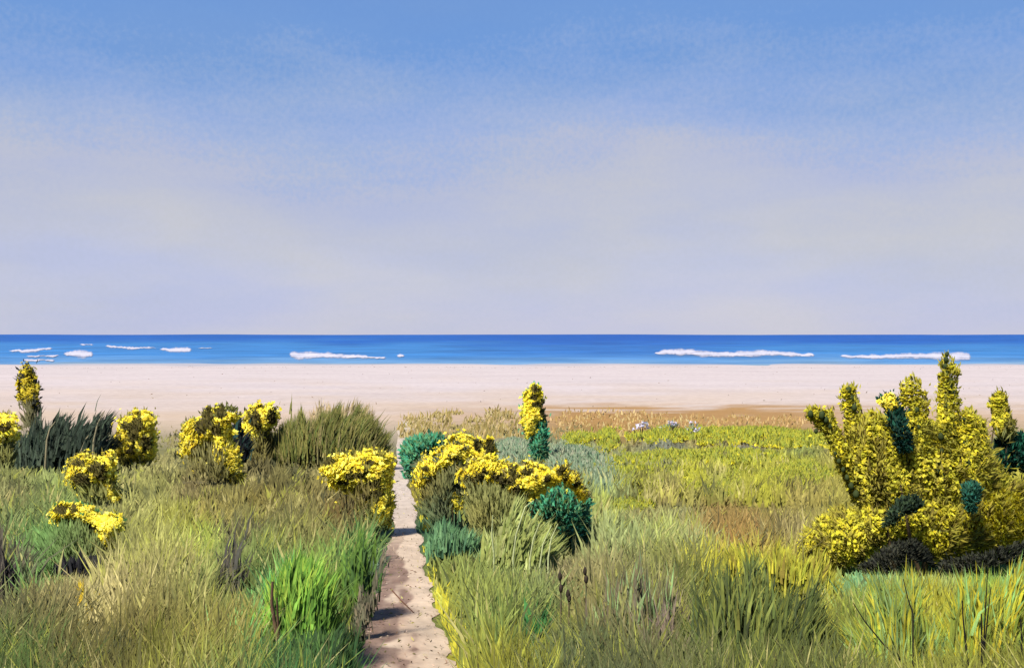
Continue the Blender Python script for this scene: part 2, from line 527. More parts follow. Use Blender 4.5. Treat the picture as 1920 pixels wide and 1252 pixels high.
US = np.concatenate([np.linspace(-6, -1.0, 12)[:-1], np.linspace(-1.0, 1.0, 190), np.linspace(1.0, 6, 12)[1:]])
def dune_col(v):
    px, py = project(v)
    c = field(np.clip(px, -60, 1980), np.clip(py, 775, 1260)) * 0.42
    k = np.clip((v[:, 1] - 38) / 22, 0, 1)[:, None]
    return c * (1 - k) + beach_rgb(v) * k
def beach_rgb(v):
    px, py = project(v)
    far = linA((214, 201, 199)); warm = linA((210, 188, 166)); och = linA((176, 134, 74))
    k = np.clip((py - 716) / 70 + (vnoise(px / 120, py / 6, 8) - .5) * .5, 0, 1)[:, None]
    side = np.interp(px, [300, 700, 940, 1080, 1480, 1600, 1900], [.0, .05, .4, .95, .9, .5, .3])
    k2 = np.clip((py - 757 - (vnoise(px / 60, py / 3, 9) - .5) * 26) / 16, 0, 1) * side
    k2 = k2[:, None]
    wet = np.clip((686.5 - py + (vnoise(px / 90, py * 0, 4) - .5) * 3) / 3.0, 0, 1)[:, None]
    c = far * (1 - k) + warm * k
    c = c * (1 - k2) + och * k2
    c = c * (1 - wet * .5) + linA((150, 165, 185)) * wet * .5
    return c * SAND_GAIN
ds1 = np.concatenate([np.linspace(-60, 2, 16)[:-1], np.geomspace(2, 58, 190)])
structure(sheet('dune_ground', ds1, US, dune_col, M_GROUND))
ds2 = np.geomspace(58, 330, 130)
structure(sheet('beach', ds2, US, beach_rgb, M_GROUND))

# the sandy footpath
def path_mesh():
    ys = np.concatenate([np.linspace(1600, 1252, 10)[:-1], np.linspace(1252, 790, 240)])
    nc = 26
    L = edge(PATH_L, ys) + ((vnoise(ys / 16, ys * 0, 21) - .5) * .07 + (vnoise(ys / 5, ys * 0, 23) - .5) * .03) * (ys - 740)
    R = edge(PATH_R, ys) + ((vnoise(ys / 14, ys * 0, 22) - .5) * .07 + (vnoise(ys / 5, ys * 0, 24) - .5) * .03) * (ys - 740)
    t = np.linspace(0, 1, nc)
    PX = L[:, None] * (1 - t) + R[:, None] * t
    PY = np.repeat(ys[:, None], nc, 1)
    D = gdepth(PX.ravel(), PY.ravel())
    X = (PX.ravel() - 960) / F * D
    Z = ground(X, D) + 0.006 + 0.012 * vnoise(X * 6, D * 6, 2) * np.tile((t * (1 - t) * 4 > .05), len(ys))
    v = np.stack([X, D, Z], 1)
    px, py = PX.ravel(), PY.ravel()
    tt = np.tile(t, len(ys))
    pink = linA((214, 192, 168)); brown = linA((138, 112, 100)); pale = linA((216, 200, 184)); rust = linA((194, 160, 136))
    # brown earth and painted shade darken the left half, paler sand beside it
    dk = np.clip(((.48 + (vnoise(px / 20, py / 22, 33) - .5) * .5) - tt) / .07, 0, 1) * np.clip((py - 985) / 60, 0, 1)
    dk *= .75 + .25 * vnoise(px / 6, py / 6, 35)
    rs = np.clip(1 - np.abs(tt - .52) / .22, 0, 1) * np.clip((py - 1060) / 40, 0, 1) * vnoise(px / 30, py / 40, 36) * 1.0
    far = np.clip((1040 - py) / 120, 0, 1)
    c = pink * (1 - far[:, None]) + pale * far[:, None]
    end = np.clip((850 - py) / 50, 0, 1)[:, None]
    c = c * (1 - end) + linA((200, 186, 164)) * end
    c = c * (1 - rs[:, None]) + rust * rs[:, None]
    c = c * (1 - dk[:, None]) + brown * dk[:, None]
    c = c * (1 + (vnoise(X * 22, D * 16, 37) - .5)[:, None] * .22 + (vnoise(X * 5, D * 4, 38) - .5)[:, None] * .2)
    nr = len(ys)
    i = np.arange(nr - 1)[:, None] * nc + np.arange(nc - 1)[None, :]
    f = np.stack([i, i + 1, i + nc + 1, i + nc], -1).reshape(-1, 4)
    return structure(mesh_obj('path', v, f, c * SAND_GAIN * 1.02, M_GROUND, smooth=True))
path_mesh()

# ------------------------------------------------------------------ the sea
def sea_mat():
    def build(t, out):
        geo = N(t, 'ShaderNodeNewGeometry')
        at = N(t, 'ShaderNodeAttribute', attribute_name='tint')
        mp = N(t, 'ShaderNodeMapping'); mp.inputs['Scale'].default_value = (.022, .022, 1)
        t.links.new(geo.outputs['Position'], mp.inputs[0])
        nz = N(t, 'ShaderNodeTexNoise'); nz.inputs['Scale'].default_value = 1; nz.inputs['Detail'].default_value = 9; nz.inputs['Roughness'].default_value = .7
        t.links.new(mp.outputs[0], nz.inputs['Vector'])
        mr = N(t, 'ShaderNodeMapRange'); mr.inputs[1].default_value = .3; mr.inputs[2].default_value = .7; mr.inputs[3].default_value = .66; mr.inputs[4].default_value = 1.36
        t.links.new(nz.outputs['Fac'], mr.inputs[0])
        sc = N(t, 'ShaderNodeVectorMath', operation='SCALE')
        t.links.new(at.outputs['Color'], sc.inputs[0]); t.links.new(mr.outputs[0], sc.inputs['Scale'])
        b = N(t, 'ShaderNodeBsdfPrincipled'); b.inputs['Roughness'].default_value = .55; b.inputs['Specular IOR Level'].default_value = .12
        t.links.new(sc.outputs[0], b.inputs['Base Color'])
        bp = N(t, 'ShaderNodeBump'); bp.inputs['Strength'].default_value = .6; bp.inputs['Distance'].default_value = .6
        t.links.new(nz.outputs['Fac'], bp.inputs['Height']); t.links.new(bp.outputs[0], b.inputs['Normal'])
        t.links.new(b.outputs[0], out.inputs[0])
    return mat_plain('sea_water', build)
def make_sea():
    ds = np.concatenate([np.linspace(196, 330, 70)[:-1], np.geomspace(330, 6500, 90)])
    us = np.concatenate([np.linspace(-4, -.8, 10)[:-1], np.linspace(-.8, .8, 220), np.linspace(.8, 4, 10)[1:]])
    D, U = np.meshgrid(ds, us, indexing='ij')
    X = U * D
    Z = np.zeros_like(D)
    Z += 0.16 * (vnoise(X / 26, D / 9, 41) - .5) * np.clip((D - 205) / 30, 0, 1)
    # long swells out at sea
    Z += np.clip((D - 900) / 2500, 0, 1) * 7.0 * (vnoise(X / 700, D / 500, 42) - .3)
    v = np.stack([X, D, Z], -1).reshape(-1, 3)
    px, py = project(v)
    deep = linA((30, 100, 186)); mid = linA((66, 140, 210)); near = linA((118, 168, 214)); edge_c = linA((150, 174, 190))
    q = py + (vnoise(px / 130, py / 4, 43) - .5) * 12
    c = np.zeros((len(px), 3))
    for ch in range(3):
        c[:, ch] = np.interp(q, [628, 636, 648, 664, 674, 681, 686], [deep[ch], deep[ch] * 1.1, mid[ch] * .95, mid[ch], (mid[ch] + near[ch]) / 2, near[ch], edge_c[ch]])
    dk = np.clip(1 - ((px - 1120) / 330) ** 2, 0, 1) * .45 * np.clip((675 - py) / 15, 0, 1) + np.clip(1 - ((px - 1640) / 260) ** 2, 0, 1) * .35 * np.clip((650 - py) / 10, 0, 1)
    c = c * (1 - dk[:, None]) + linA((24, 88, 184)) * dk[:, None]
    nr, nc = D.shape
    i = np.arange(nr - 1)[:, None] * nc + np.arange(nc - 1)[None, :]
    f = np.stack([i, i + 1, i + nc + 1, i + nc], -1).reshape(-1, 4)
    return structure(mesh_obj('sea', v, f, c * .47, sea_mat(), smooth=True))
make_sea()

def foam_mat():
    # bubbles thin out towards the rim of each patch and let the water through
    def build(t, out):
        geo = N(t, 'ShaderNodeNewGeometry')
        at = N(t, 'ShaderNodeAttribute', attribute_name='tint')
        mp = N(t, 'ShaderNodeMapping'); mp.inputs['Scale'].default_value = (.28, .05, .3)
        t.links.new(geo.outputs['Position'], mp.inputs[0])
        nz = N(t, 'ShaderNodeTexNoise'); nz.inputs['Scale'].default_value = 1; nz.inputs['Detail'].default_value = 7; nz.inputs['Roughness'].default_value = .65
        t.links.new(mp.outputs[0], nz.inputs['Vector'])
        rp = N(t, 'ShaderNodeValToRGB')
        rp.color_ramp.elements[0].position = .3; rp.color_ramp.elements[0].color = (.27, .29, .36, 1)
        rp.color_ramp.elements[1].position = .6; rp.color_ramp.elements[1].color = (.41, .39, .44, 1)
        t.links.new(nz.outputs['Fac'], rp.inputs[0])
        b = N(t, 'ShaderNodeBsdfPrincipled'); b.inputs['Roughness'].default_value = .9
        t.links.new(rp.outputs[0], b.inputs['Base Color'])
        ad = N(t, 'ShaderNodeMath', operation='ADD')
        t.links.new(at.outputs['Fac'], ad.inputs[0]); t.links.new(nz.outputs['Fac'], ad.inputs[1])
        mr = N(t, 'ShaderNodeMapRange'); mr.inputs[1].default_value = .55; mr.inputs[2].default_value = 1.02
        t.links.new(ad.outputs[0], mr.inputs[0])
        tr = N(t, 'ShaderNodeBsdfTransparent')
        mx = N(t, 'ShaderNodeMixShader')
        t.links.new(mr.outputs[0], mx.inputs[0])
        t.links.new(tr.outputs[0], mx.inputs[1]); t.links.new(b.outputs[0], mx.inputs[2])
        t.links.new(mx.outputs[0], out.inputs[0])
    return mat_plain('sea_foam', build)
M_FOAM = foam_mat()
# breaking waves: (outline top edge, outline bottom edge) as (x, top, bottom) stations
WAVES = [
 ([(15, 656.5, 658), (45, 655.5, 661), (75, 652.5, 658), (99, 650.5, 654)], 'short white wave crest farthest left on the blue sea, clear of the shore'),
 ([(118, 662, 666), (140, 658, 670), (160, 657, 671), (176, 661, 668)], 'compact white foam patch just right of the yellow flower spike on the far left'),
 ([(48, 667, 669), (80, 666, 669), (112, 665.5, 668)], 'thin broken foam line on the sea above the yellow flower spike on the far left'),
 ([(40, 674, 677), (72, 673.5, 677), (104, 674, 677)], 'lowest foam streak at the waterline behind the yellow flower spike on the far left'),
 ([(148, 645.2, 646.6), (176, 645.6, 647.2)], 'tiny thin foam streak nearest the horizon on the left half of the sea'),
 ([(196, 648, 650), (240, 650.5, 655), (280, 650, 654.5), (294, 651.5, 653.5)], 'long tapering foam streak above the yellow bush behind the dark grass'),
 ([(298, 654, 657), (325, 652.3, 661), (350, 652, 661), (361, 654, 658)], 'stubby white foam patch at the right end of the long left streak'),
 ([(370, 651.7, 653.4), (400, 652, 653.8)], 'faint short foam streak left of the olive grass mound, far out'),
 ([(541, 661, 668), (560, 660, 674), (600, 661, 671), (650, 665, 671), (700, 668.5, 672), (725, 670, 672)], 'broad white breaker tapering to the right, above the olive grass mound'),
 ([(742, 666, 669), (752, 664, 670), (760, 667, 669)], 'tiny white foam fleck left of the sea above the footpath'),
 ([(1225, 662, 665), (1248, 655, 665), (1290, 655, 666), (1340, 661, 670), (1400, 659, 669), (1440, 657, 667), (1475, 660, 668), (1529, 664.5, 668)], 'longest white breaking wave, over the yellow topped hedge'),
 ([(1574, 667, 670), (1620, 666, 673), (1690, 664, 672), (1760, 661.5, 674), (1800, 661, 676), (1822, 664, 675)], 'white breaking wave behind the tallest yellow flower spike on the right'),
]
for st, lab in WAVES:
    st = np.array(st, float)
    n = max(14, int((st[-1, 0] - st[0, 0]) / 1.5))
    x = np.linspace(st[0, 0], st[-1, 0], n)
    top = np.interp(x, st[:, 0], st[:, 1]) + (vnoise(x / 11, x * 0, 51) - .5) * 2.4 + (vnoise(x / 3, x * 0, 53) - .5) * 1.6
    bot = np.interp(x, st[:, 0], st[:, 2]) + (vnoise(x / 11, x * 0, 52) - .5) * 2.4 + (vnoise(x / 3, x * 0, 54) - .5) * 1.6
    tp = np.minimum(np.arange(n), np.arange(n)[::-1]) / 3.0
    mid_ = (top + bot) / 2; hh = np.maximum((bot - top) / 2, .4) * np.clip(tp, .08, 1)
    rows = []
    al = []
    for k, (s, zz) in enumerate([(1.35, .02), (.7, .3), (.1, .55), (-.6, .35), (-1.25, .02)]):
        al.append(np.repeat((np.array([0., .38, .62, .4, 0.][k]) * np.clip(tp * .8, 0, 1))[:, None], 3, 1))
        yy = mid_ + s * hh
        # far water slopes to the horizon: put each row where its line of sight meets the swell
        D = np.clip(EYE / ((yy - HZ) / F), 210, 4000)
        rows.append(np.stack([(x - 960) / F * D, D, np.full(n, .12) + zz * .2 * np.clip(tp, .1, 1) * D / 300], 1))
    v = np.concatenate(rows)
    f = np.concatenate([np.stack([k * n + np.arange(n - 1), k * n + np.arange(1, n), (k + 1) * n + np.arange(1, n), (k + 1) * n + np.arange(n - 1)], 1) for k in range(4)])
    tag(mesh_obj('breaking_wave', v, f, np.concatenate(al), M_FOAM, smooth=True), lab, 'wave', 'white waves breaking on the sea')

# ------------------------------------------------------------------ grass over the dune (nobody could count it)
CLEAR = [(1500, 2000, 1070, 1076), (985, 1105, 1040, 1044), (60, 205, 1075, 1078), (605, 700, 930, 934), (690, 736, 1000, 1000),
         (125, 226, 945, 946), (335, 460, 905, 905), (210, 295, 870, 868), (20, 230, 880, 872), (860, 985, 990, 985), (780, 870, 1000, 1000),
         (905, 1056, 1075, 1060), (-60, 45, 1130, 1120), (400, 495, 1120, 1105), (134, 184, 1185, 1180), (470, 615, 1210, 1200), (620, 730, 1120, 1110),
         (1040, 1104, 1135, 1132), (1270, 1560, 1200, 1190), (970, 1036, 1208, 1200), (1345, 1600, 1110, 1100), (1150, 1560, 955, 950), (890, 965, 1062, 1058), (1580, 1930, 1300, 1222), (1035, 1110, 1238, 1160), (800, 905, 1040, 1036)]
def grass_cover():
    NT = 30000
    u = rng.uniform(0, 1, NT)
    # tufts thin out with distance, the way the eye reads them
    dmin, dmax = 3.6, 56.0
    py = rng.uniform(0, 1, NT) ** .9 * (1540 - 800) + 800
    px = rng.uniform(-780, 2700, NT)
    d = gdepth(px, py)
    keep = ~on_path(px, py, 5) & (d < dmax)
    # thin cover on the open sand of the dune front
    thin = np.clip((d - 36) / 18, 0, 1) * np.where(px > 980, .93, .75)
    keep &= rng.uniform(0, 1, NT) > thin
    px, py, d = px[keep], py[keep], d[keep]
    n = len(px)
    x = (px - 960) / F * d
    z = ground(x, d)
    hgt = np.interp(d, [3, 6, 10, 20, 40, 60], [.40, .44, .42, .36, .30, .25]) * rng.uniform(.6, 1.25, n)
    # the cover is grazed lower in front of the plants that stand out
    for x0, x1, yb, yt in CLEAR:
        m = (px > x0 - 6) & (px < x1 + 6) & (py > yb - 4)
        lim = np.maximum((py - yt) / F * d * 1.0, .07)
        hgt = np.where(m, np.minimum(hgt, lim), hgt)
    near_path = on_path(px, py, 40)
    hgt = np.where(near_path, hgt * .42, hgt)
    # tuft colour where most of it shows
    tc = field(px, np.clip(py - hgt * .6 / d * F, 780, 1256))
    shift = rng.normal(0, 1, n)
    tc = tc * (1 + np.clip(shift * .2, -.55, .6))[:, None]
    # drifts of darker and paler grass running away from the viewer
    tc = tc * (.74 + .52 * vnoise(x * 6.5, d * .7, 63) + .12 * (vnoise(x * 1.3, d * .5, 64) - .5))[:, None]
    acc = rng.uniform(0, 1, n)
    olive = linA((88, 84, 56)); straw = linA((190, 180, 120)); dark = linA((66, 72, 56)); lime = linA((185, 190, 80))
    for lo, hi, cc, k in ((0, .07, olive, .7), (.07, .12, straw, .6), (.12, .21, dark, .6), (.21, .27, lime, .45)):
        m = (acc >= lo) & (acc < hi)
        tc[m] = tc[m] * (1 - k) + cc * k
    # yellow-green fringe along the right of the path
    fr = (px > edge(PATH_R, py)) & (px < edge(PATH_R, py) + 12 + (py - 850) * .03) & (py > 880)
    tc[fr] = linA((196, 190, 66)) * rng.uniform(.8, 1.1, (fr.sum(), 1))
    parts = []
    nb = 9
    lean_dir = rng.normal(0, .22, n) + .05
    R = np.repeat(np.arange(n), nb)
    m = len(R)
    spread = np.interp(d, [3, 10, 50], [.09, .12, .3])[R]
    root = np.stack([x[R] + rng.normal(0, 1, m) * spread * .6, d[R] + rng.normal(0, 1, m) * spread * .6, np.zeros(m)], 1)
    root[:, 2] = ground(root[:, 0], root[:, 1]) - .02
    h = hgt[R] * rng.uniform(.45, 1.15, m)
    lean = np.stack([(lean_dir[R] + rng.normal(0, .17, m)) * h, rng.normal(0, .28, m) * h, np.zeros(m)], 1)
    w = np.interp(d[R], [3, 6, 10, 20, 50], [.016, .027, .042, .07, .13]) * rng.uniform(.6, 1.3, m)
    col = tc[R] * rng.uniform(.86, 1.14, (m, 1))
    bx, by = project(root)
    ok = ~on_path(bx, by, 0)
    v, f, c = blades(root[ok], h[ok], lean[ok], w[ok], col[ok])
    soften(mesh_obj('dune_grass', v, f, c, M_GRASS, kind='stuff'))
grass_cover()

def flat_cover():
    """short moss and creeping leaves between the tufts"""
    n = 56000
    py = rng.uniform(800, 1300, n); px = rng.uniform(-700, 2620, n)
    d = gdepth(px, py)
    keep = ~on_path(px, py, 2) & (rng.uniform(0, 1, n) > np.clip((d - 38) / 16, 0, 1) * .9)
    px, py, d = px[keep], py[keep], d[keep]
    n = len(px)
    x = (px - 960) / F * d
    pts = np.stack([x, d, ground(x, d)], 1)
    nrm = np.stack([rng.normal(0, .5, n), rng.normal(0, .5, n), np.ones(n)], 1)
    nrm /= np.linalg.norm(nrm, axis=1, keepdims=True)
    col = field(px, np.clip(py - 4, 790, 1256)) * rng.uniform(.7, 1.3, (n, 1))
    v, f, c = leaves(pts, nrm, np.interp(d, [4, 10, 50], [.07, .11, .26]), np.interp(d, [4, 10, 50], [.02, .035, .11]), col, .4)
    mesh_obj('ground_cover', v, f, c, M_LEAF, kind='stuff')
flat_cover()

# ------------------------------------------------------------------ shrubs
YEL = [(240, 228, 84), (232, 218, 66), (246, 238, 116), (226, 208, 62), (212, 198, 68)]
YOLD = [(204, 196, 54), (188, 182, 50), (206, 200, 70), (166, 160, 52), (212, 198, 56), (148, 142, 50)]
OLV = [(126, 122, 60), (144, 138, 66), (106, 106, 54), (158, 148, 68)]
TEAL = [(74, 162, 124), (82, 148, 108), (68, 138, 116), (92, 164, 122), (104, 136, 92)]
DTEAL = [(28, 66, 58), (34, 82, 66), (24, 52, 50), (40, 60, 46)]
DARK = [(44, 46, 46), (34, 36, 40), (58, 62, 56), (40, 44, 40)]
GGRN = [(130, 150, 122), (146, 160, 134), (112, 138, 110), (160, 166, 138)]
LIME = [(170, 176, 50), (148, 158, 46), (190, 186, 60), (126, 140, 52)]
BARK = (96, 84, 60)

def base_of(poly, d):
    poly = np.asarray(poly, float)
    cx = poly[:, 0].mean()
    x = (cx - 960) / F * d
    return np.array([x, d, float(ground(x, d))])
def in_holes(x, y, holes):
    m = np.zeros(len(x), bool)
    for hx, hy, rx, ry in holes:
        q = ((x - hx) / (rx * 1.35)) ** 2 + ((y - hy) / (ry * 1.35)) ** 2
        m |= q + (vnoise(x / 4, y / 4, 61) - .5) * .9 < 1
    return m
def blotch(x, y, k, seed, s=13.0):
    return vnoise(x / s, y / (s * .8), seed) < k
def add_stems(t, polys, d, n, col=BARK, r=.02, seed=0):
    """stems from the ground up into the body"""
    allp = np.concatenate([np.asarray(p, float) for p in polys])
    cx = allp[:, 0].mean()
    x0 = (cx - 960) / F * d
    for i in range(n):
        p = np.asarray(polys[i % len(polys)], float)
        tgt, tx, ty, _ = volume(p, d, 1, .9)
        q = tgt[0]
        bx = x0 + (q[0] - x0) * .45 + rng.normal(0, .04); by = d + rng.normal(0, .08)
        g = float(ground(bx, by)) - .05
        a = np.array([bx, by, g])
        m1 = a + (q - a) * .4 + rng.normal(0, .03, 3); m2 = a + (q - a) * .75 + rng.normal(0, .03, 3)
        v, f, c = tube([a, m1, m2, q], r, r * .4, linA(col))
        mesh_obj('stem', v, f, c, M_STEM, t)
def shrub(name, label, cat, d, flower_polys, leaf_polys, nf=2200, nl=1800, yel=YEL, grn=OLV, holes=(), blot=.3, fs=4.2, ls=(13, 3.4), stems=3, group=None, fat=1.0, seed=70, bark=BARK, blend=.72):
    allp = list(flower_polys) + list(leaf_polys)
    t = thing(name, label, cat, base_of(allp[-1], d), group)
    px2m = d / F
    if stems:
        add_stems(t, allp, d, stems, bark, max(.012, 1.6 * px2m))
    def share(polys, n):
        ar = np.array([abs(np.sum(np.asarray(p)[:, 0] * np.roll(np.asarray(p)[:, 1], 1) - np.roll(np.asarray(p)[:, 0], 1) * np.asarray(p)[:, 1])) for p in map(lambda q: np.asarray(q, float), polys)])
        return np.maximum((n * ar / ar.sum()).astype(int), 30)
    lp = []
    if leaf_polys:
        for p, n in zip(leaf_polys, share(leaf_polys, nl)):
            pts, x, y, nrm = volume(p, d, n, .5, fat)
            col = pick(grn, n)
            if flower_polys and blend:
                e = edge_dist(p, x, y)
                keep = rng.uniform(0, 1, n) < .25 + e / 16
                pts, nrm, col, x, y = pts[keep], nrm[keep], col[keep], x[keep], y[keep]
                col = col * (1 - blend) + field(x, y) * blend * rng.uniform(.75, 1.15, (len(x), 1))
                lp.append(leaves(pts, nrm * .6, ls[0] * 1.9 * px2m, ls[1] * px2m, col, 1.6))
            else:
                lp.append(leaves(pts, nrm, ls[0] * px2m, ls[1] * px2m, col))
    fp = []
    if flower_polys:
        for p, n in zip(flower_polys, share(flower_polys, nf)):
            pts, x, y, nrm = volume(p, d, n, .28, fat)
            dark = in_holes(x, y, holes) | blotch(x, y, blot, seed)
            # inside the blotches the leaves come through instead of flowers
            nl2 = dark.sum()
            if nl2:
                spot = in_holes(x[dark], y[dark], holes)
                # brown-green seed pods fill the open spots
                gc = np.where(spot[:, None], pick([(84, 78, 42), (100, 94, 48), (70, 66, 38)], nl2), pick(grn, nl2))
                lp.append(leaves(pts[dark], nrm[dark], ls[0] * .8 * px2m, ls[1] * px2m * 1.3, gc))
            k = ~dark
            # flowers sit in dabs: whole sprays share a tone
            tone = vnoise(x[k] / 6, y[k] / 6, seed + 1)[:, None] * .4 + .82
            fp.append(florets(pts[k], nrm[k], fs * px2m, pick(yel, k.sum()) * tone))
            # leaves under the flowers
            n3 = n // 3
            pts3, x3, y3, nrm3 = volume(p, d, n3, 1.2, fat * .8)
            lp.append(leaves(pts3, nrm3, ls[0] * px2m * .8, ls[1] * px2m, pick(grn, n3)))
    if lp:
        v, f, c = merge(lp)
        mesh_obj('foliage', v, f, c, M_LEAF, t, 'stuff')
    if fp:
        v, f, c = merge(fp)
        mesh_obj('flowers', v, f, c, M_PETAL, t, 'stuff')
    return t
def gd(px, py):
    return float(gdepth(np.array([px]), np.array([py]))[0])

GY = 'yellow flowering bushes on the dune'
shrub('flowering_bush', 'yellow flowering bush cut by the left edge, beside the dark spiky grass', 'bush', gd(5, 890),
      [[(-60, 800), (-20, 778), (8, 776), (24, 784), (36, 806), (30, 824), (8, 842), (-60, 850)]], [[(-60, 830), (20, 825), (30, 850), (20, 888), (-60, 890)]], 2200, 900, holes=[(5, 805, 7, 5), (16, 800, 4, 4)], blot=.2, group=GY)
shrub('flowering_bush', 'upright yellow bush standing at the right end of the dark spiky grass', 'bush', gd(250, 880),
      [[(222, 792), (236, 779), (272, 772), (292, 784), (287, 814), (294, 846), (286, 862), (234, 866), (212, 850), (211, 830), (226, 815)]], [[(225, 840), (285, 840), (280, 880), (225, 880)]], 2600, 500,
      holes=[(257, 800, 11, 8), (250, 818, 6, 12), (273, 833, 7, 11), (247, 845, 5, 6), (222, 832, 7, 6), (238, 800, 5, 5)], blot=.12, group=GY)
shrub('flowering_bush', 'yellow bush below the dark spiky grass with a tail of flowers trailing down', 'bush', gd(170, 952),
      [[(135, 862), (160, 851), (180, 862), (212, 850), (216, 880), (212, 905), (224, 935), (218, 947), (200, 934), (192, 910), (168, 920), (142, 914), (124, 890)]], [[(140, 900), (212, 905), (215, 945), (150, 950)]], 2600, 600,
      holes=[(150, 870, 8, 5), (185, 880, 12, 7), (155, 900, 12, 9), (190, 895, 9, 5)], blot=.15, group=GY)
t6 = shrub('flowering_bush', 'yellow arch of flowers over a green mound with a black base', 'bush', gd(150, 1078),
      [[(92, 966), (108, 947), (160, 948), (186, 965), (215, 968), (229, 984), (210, 1012), (205, 1029), (188, 1020), (166, 992), (140, 976), (110, 978), (95, 975)]],
      [[(66, 1060), (78, 1005), (118, 976), (165, 988), (198, 1026), (200, 1078), (80, 1082)]], 3000, 3200, grn=[(84, 132, 78), (72, 116, 70), (98, 148, 86), (64, 100, 62)],
      holes=[(115, 958, 9, 6), (138, 958, 6, 4), (168, 983, 7, 4), (176, 990, 6, 3)], blot=.1, fs=5, group=GY)
shrub('flowering_bush', 'wide yellow bush with a flower tail, left of the blackish pointed plant', 'bush', gd(400, 912),
      [[(345, 790), (378, 783), (386, 768), (424, 768), (440, 763), (446, 780), (434, 800), (431, 820), (443, 850), (456, 894), (440, 904), (424, 886), (404, 870), (398, 846), (394, 826), (372, 852), (346, 860), (338, 840)]],
      [[(350, 840), (430, 830), (440, 910), (360, 910)]], 3600, 700, holes=[(390, 786, 7, 14), (414, 775, 8, 8), (378, 805, 8, 9), (406, 808, 8, 8), (394, 797, 6, 8)], blot=.12, group=GY,
      grn=[(96, 96, 46), (110, 116, 66), (84, 84, 40), (120, 124, 70)])
shrub('flowering_bush', 'rounded yellow bush tucked against the olive grass mound, right of the blackish plant', 'bush', gd(490, 880),
      [[(470, 766), (510, 759), (521, 774), (515, 798), (496, 812), (482, 831), (464, 820), (452, 801), (462, 782)]], [[(465, 810), (500, 805), (505, 870), (465, 870)]], 2000, 700, holes=[(478, 787, 7, 9), (508, 785, 7, 8), (485, 800, 5, 6)], blot=.12, group=GY)
shrub('flowering_bush', 'yellow bush overhanging the left edge of the sandy path', 'bush', gd(680, 1006),
      [[(610, 872), (640, 856), (680, 846), (726, 845), (736, 870), (731, 905), (734, 960), (728, 986), (712, 985), (696, 962), (694, 936), (684, 916), (650, 921), (624, 910), (604, 890)]],
      [[(640, 890), (720, 880), (730, 1000), (690, 1004), (650, 930)]], 4200, 700, holes=[(616, 866, 10, 6), (700, 908, 12, 6), (664, 894, 14, 4), (705, 925, 8, 6), (645, 905, 9, 4), (690, 870, 8, 4)], blot=.2, fs=4.6, group=GY)
shrub('flowering_bush', 'yellow arching bush on a dark leaning stem just right of the path', 'bush', gd(815, 1002),
      [[(775, 880), (790, 862), (820, 850), (845, 826), (866, 812), (884, 822), (896, 832), (922, 825), (929, 850), (925, 872), (900, 873), (878, 868), (850, 875), (816, 900), (796, 916), (778, 905)], [(845, 915), (866, 912), (869, 940), (856, 956), (842, 940)]],
      [[(800, 908), (830, 885), (876, 868), (872, 892), (848, 930), (838, 990), (815, 1003), (792, 962)]], 4600, 2000, grn=[(108, 112, 82), (94, 102, 78), (120, 124, 94), (84, 108, 82)], blot=.16, fs=4.6, group=GY,
      holes=[(895, 838, 6, 6), (915, 842, 5, 12), (800, 880, 6, 3), (850, 860, 9, 3)])
shrub('flowering_bush', 'long yellow bush with many dark spots, its right end over a teal shrub', 'bush', gd(960, 1052),
      [[(872, 882), (886, 865), (920, 858), (946, 870), (970, 876), (992, 869), (1020, 880), (1060, 876), (1086, 895), (1101, 925), (1099, 939), (1085, 936), (1076, 915), (1050, 906), (1024, 914), (1010, 926), (986, 932), (972, 938), (950, 926), (926, 912), (900, 922), (870, 906), (857, 890)]],
      [[(870, 915), (910, 905), (960, 930), (990, 940), (985, 1000), (930, 1010), (880, 990)]], 5600, 2400, grn=[(140, 130, 78), (122, 116, 66), (154, 146, 92), (100, 96, 58)], blot=.1, fs=4.6, group=GY,
      holes=[(885, 900, 8, 5), (900, 896, 9, 6), (913, 888, 7, 4), (935, 895, 8, 6), (948, 905, 8, 5), (962, 893, 7, 12), (988, 886, 8, 5), (970, 918, 9, 6), (1025, 898, 5, 5), (1050, 885, 5, 6), (1058, 898, 4, 4), (1078, 908, 4, 4), (940, 915, 8, 4)])
JIT[0] = .5
shrub('teal_shrub', 'small teal green shrub at the right side of the path top, behind yellow flowers', 'shrub', gd(775, 898), [],
      [[(764, 830), (790, 820), (824, 819), (833, 832), (806, 850), (788, 862), (773, 886), (762, 882), (756, 856)], [(765, 870), (790, 870), (785, 898), (766, 898)]], 0, 2600, grn=TEAL, ls=(11, 5), group=None)
JIT[0] = .8
shrub('teal_shrub', 'dark teal shrub with a drooping right side under the long yellow bush', 'shrub', gd(1075, 1040) + .25, [],
      [[(991, 940), (1014, 920), (1050, 908), (1082, 935), (1101, 936), (1102, 1010), (1086, 1048), (1066, 1042), (1050, 1004), (1046, 980), (1012, 976), (989, 962)]], 0, 4200, grn=TEAL + [(50, 70, 50)], ls=(12, 6))
JIT[0] = .6
s24 = shrub('flower_spire', 'lone tall yellow flower spire with a teal lower half, standing before the beach', 'plant', gd(1008, 872),
      [[(984, 742), (1000, 721), (1012, 724), (1015, 755), (1021, 784), (1006, 800), (1001, 816), (990, 824), (982, 800), (979, 775)]],
      [[(1006, 792), (1022, 784), (1026, 868), (996, 868), (999, 822)]], 2400, 1800, grn=TEAL, blot=.0, ls=(9, 4), holes=[(1003, 732, 5, 4), (1000, 745, 5, 5), (1005, 760, 5, 4), (1018, 768, 6, 12)], stems=2, blend=0)
JIT[0] = 1.0
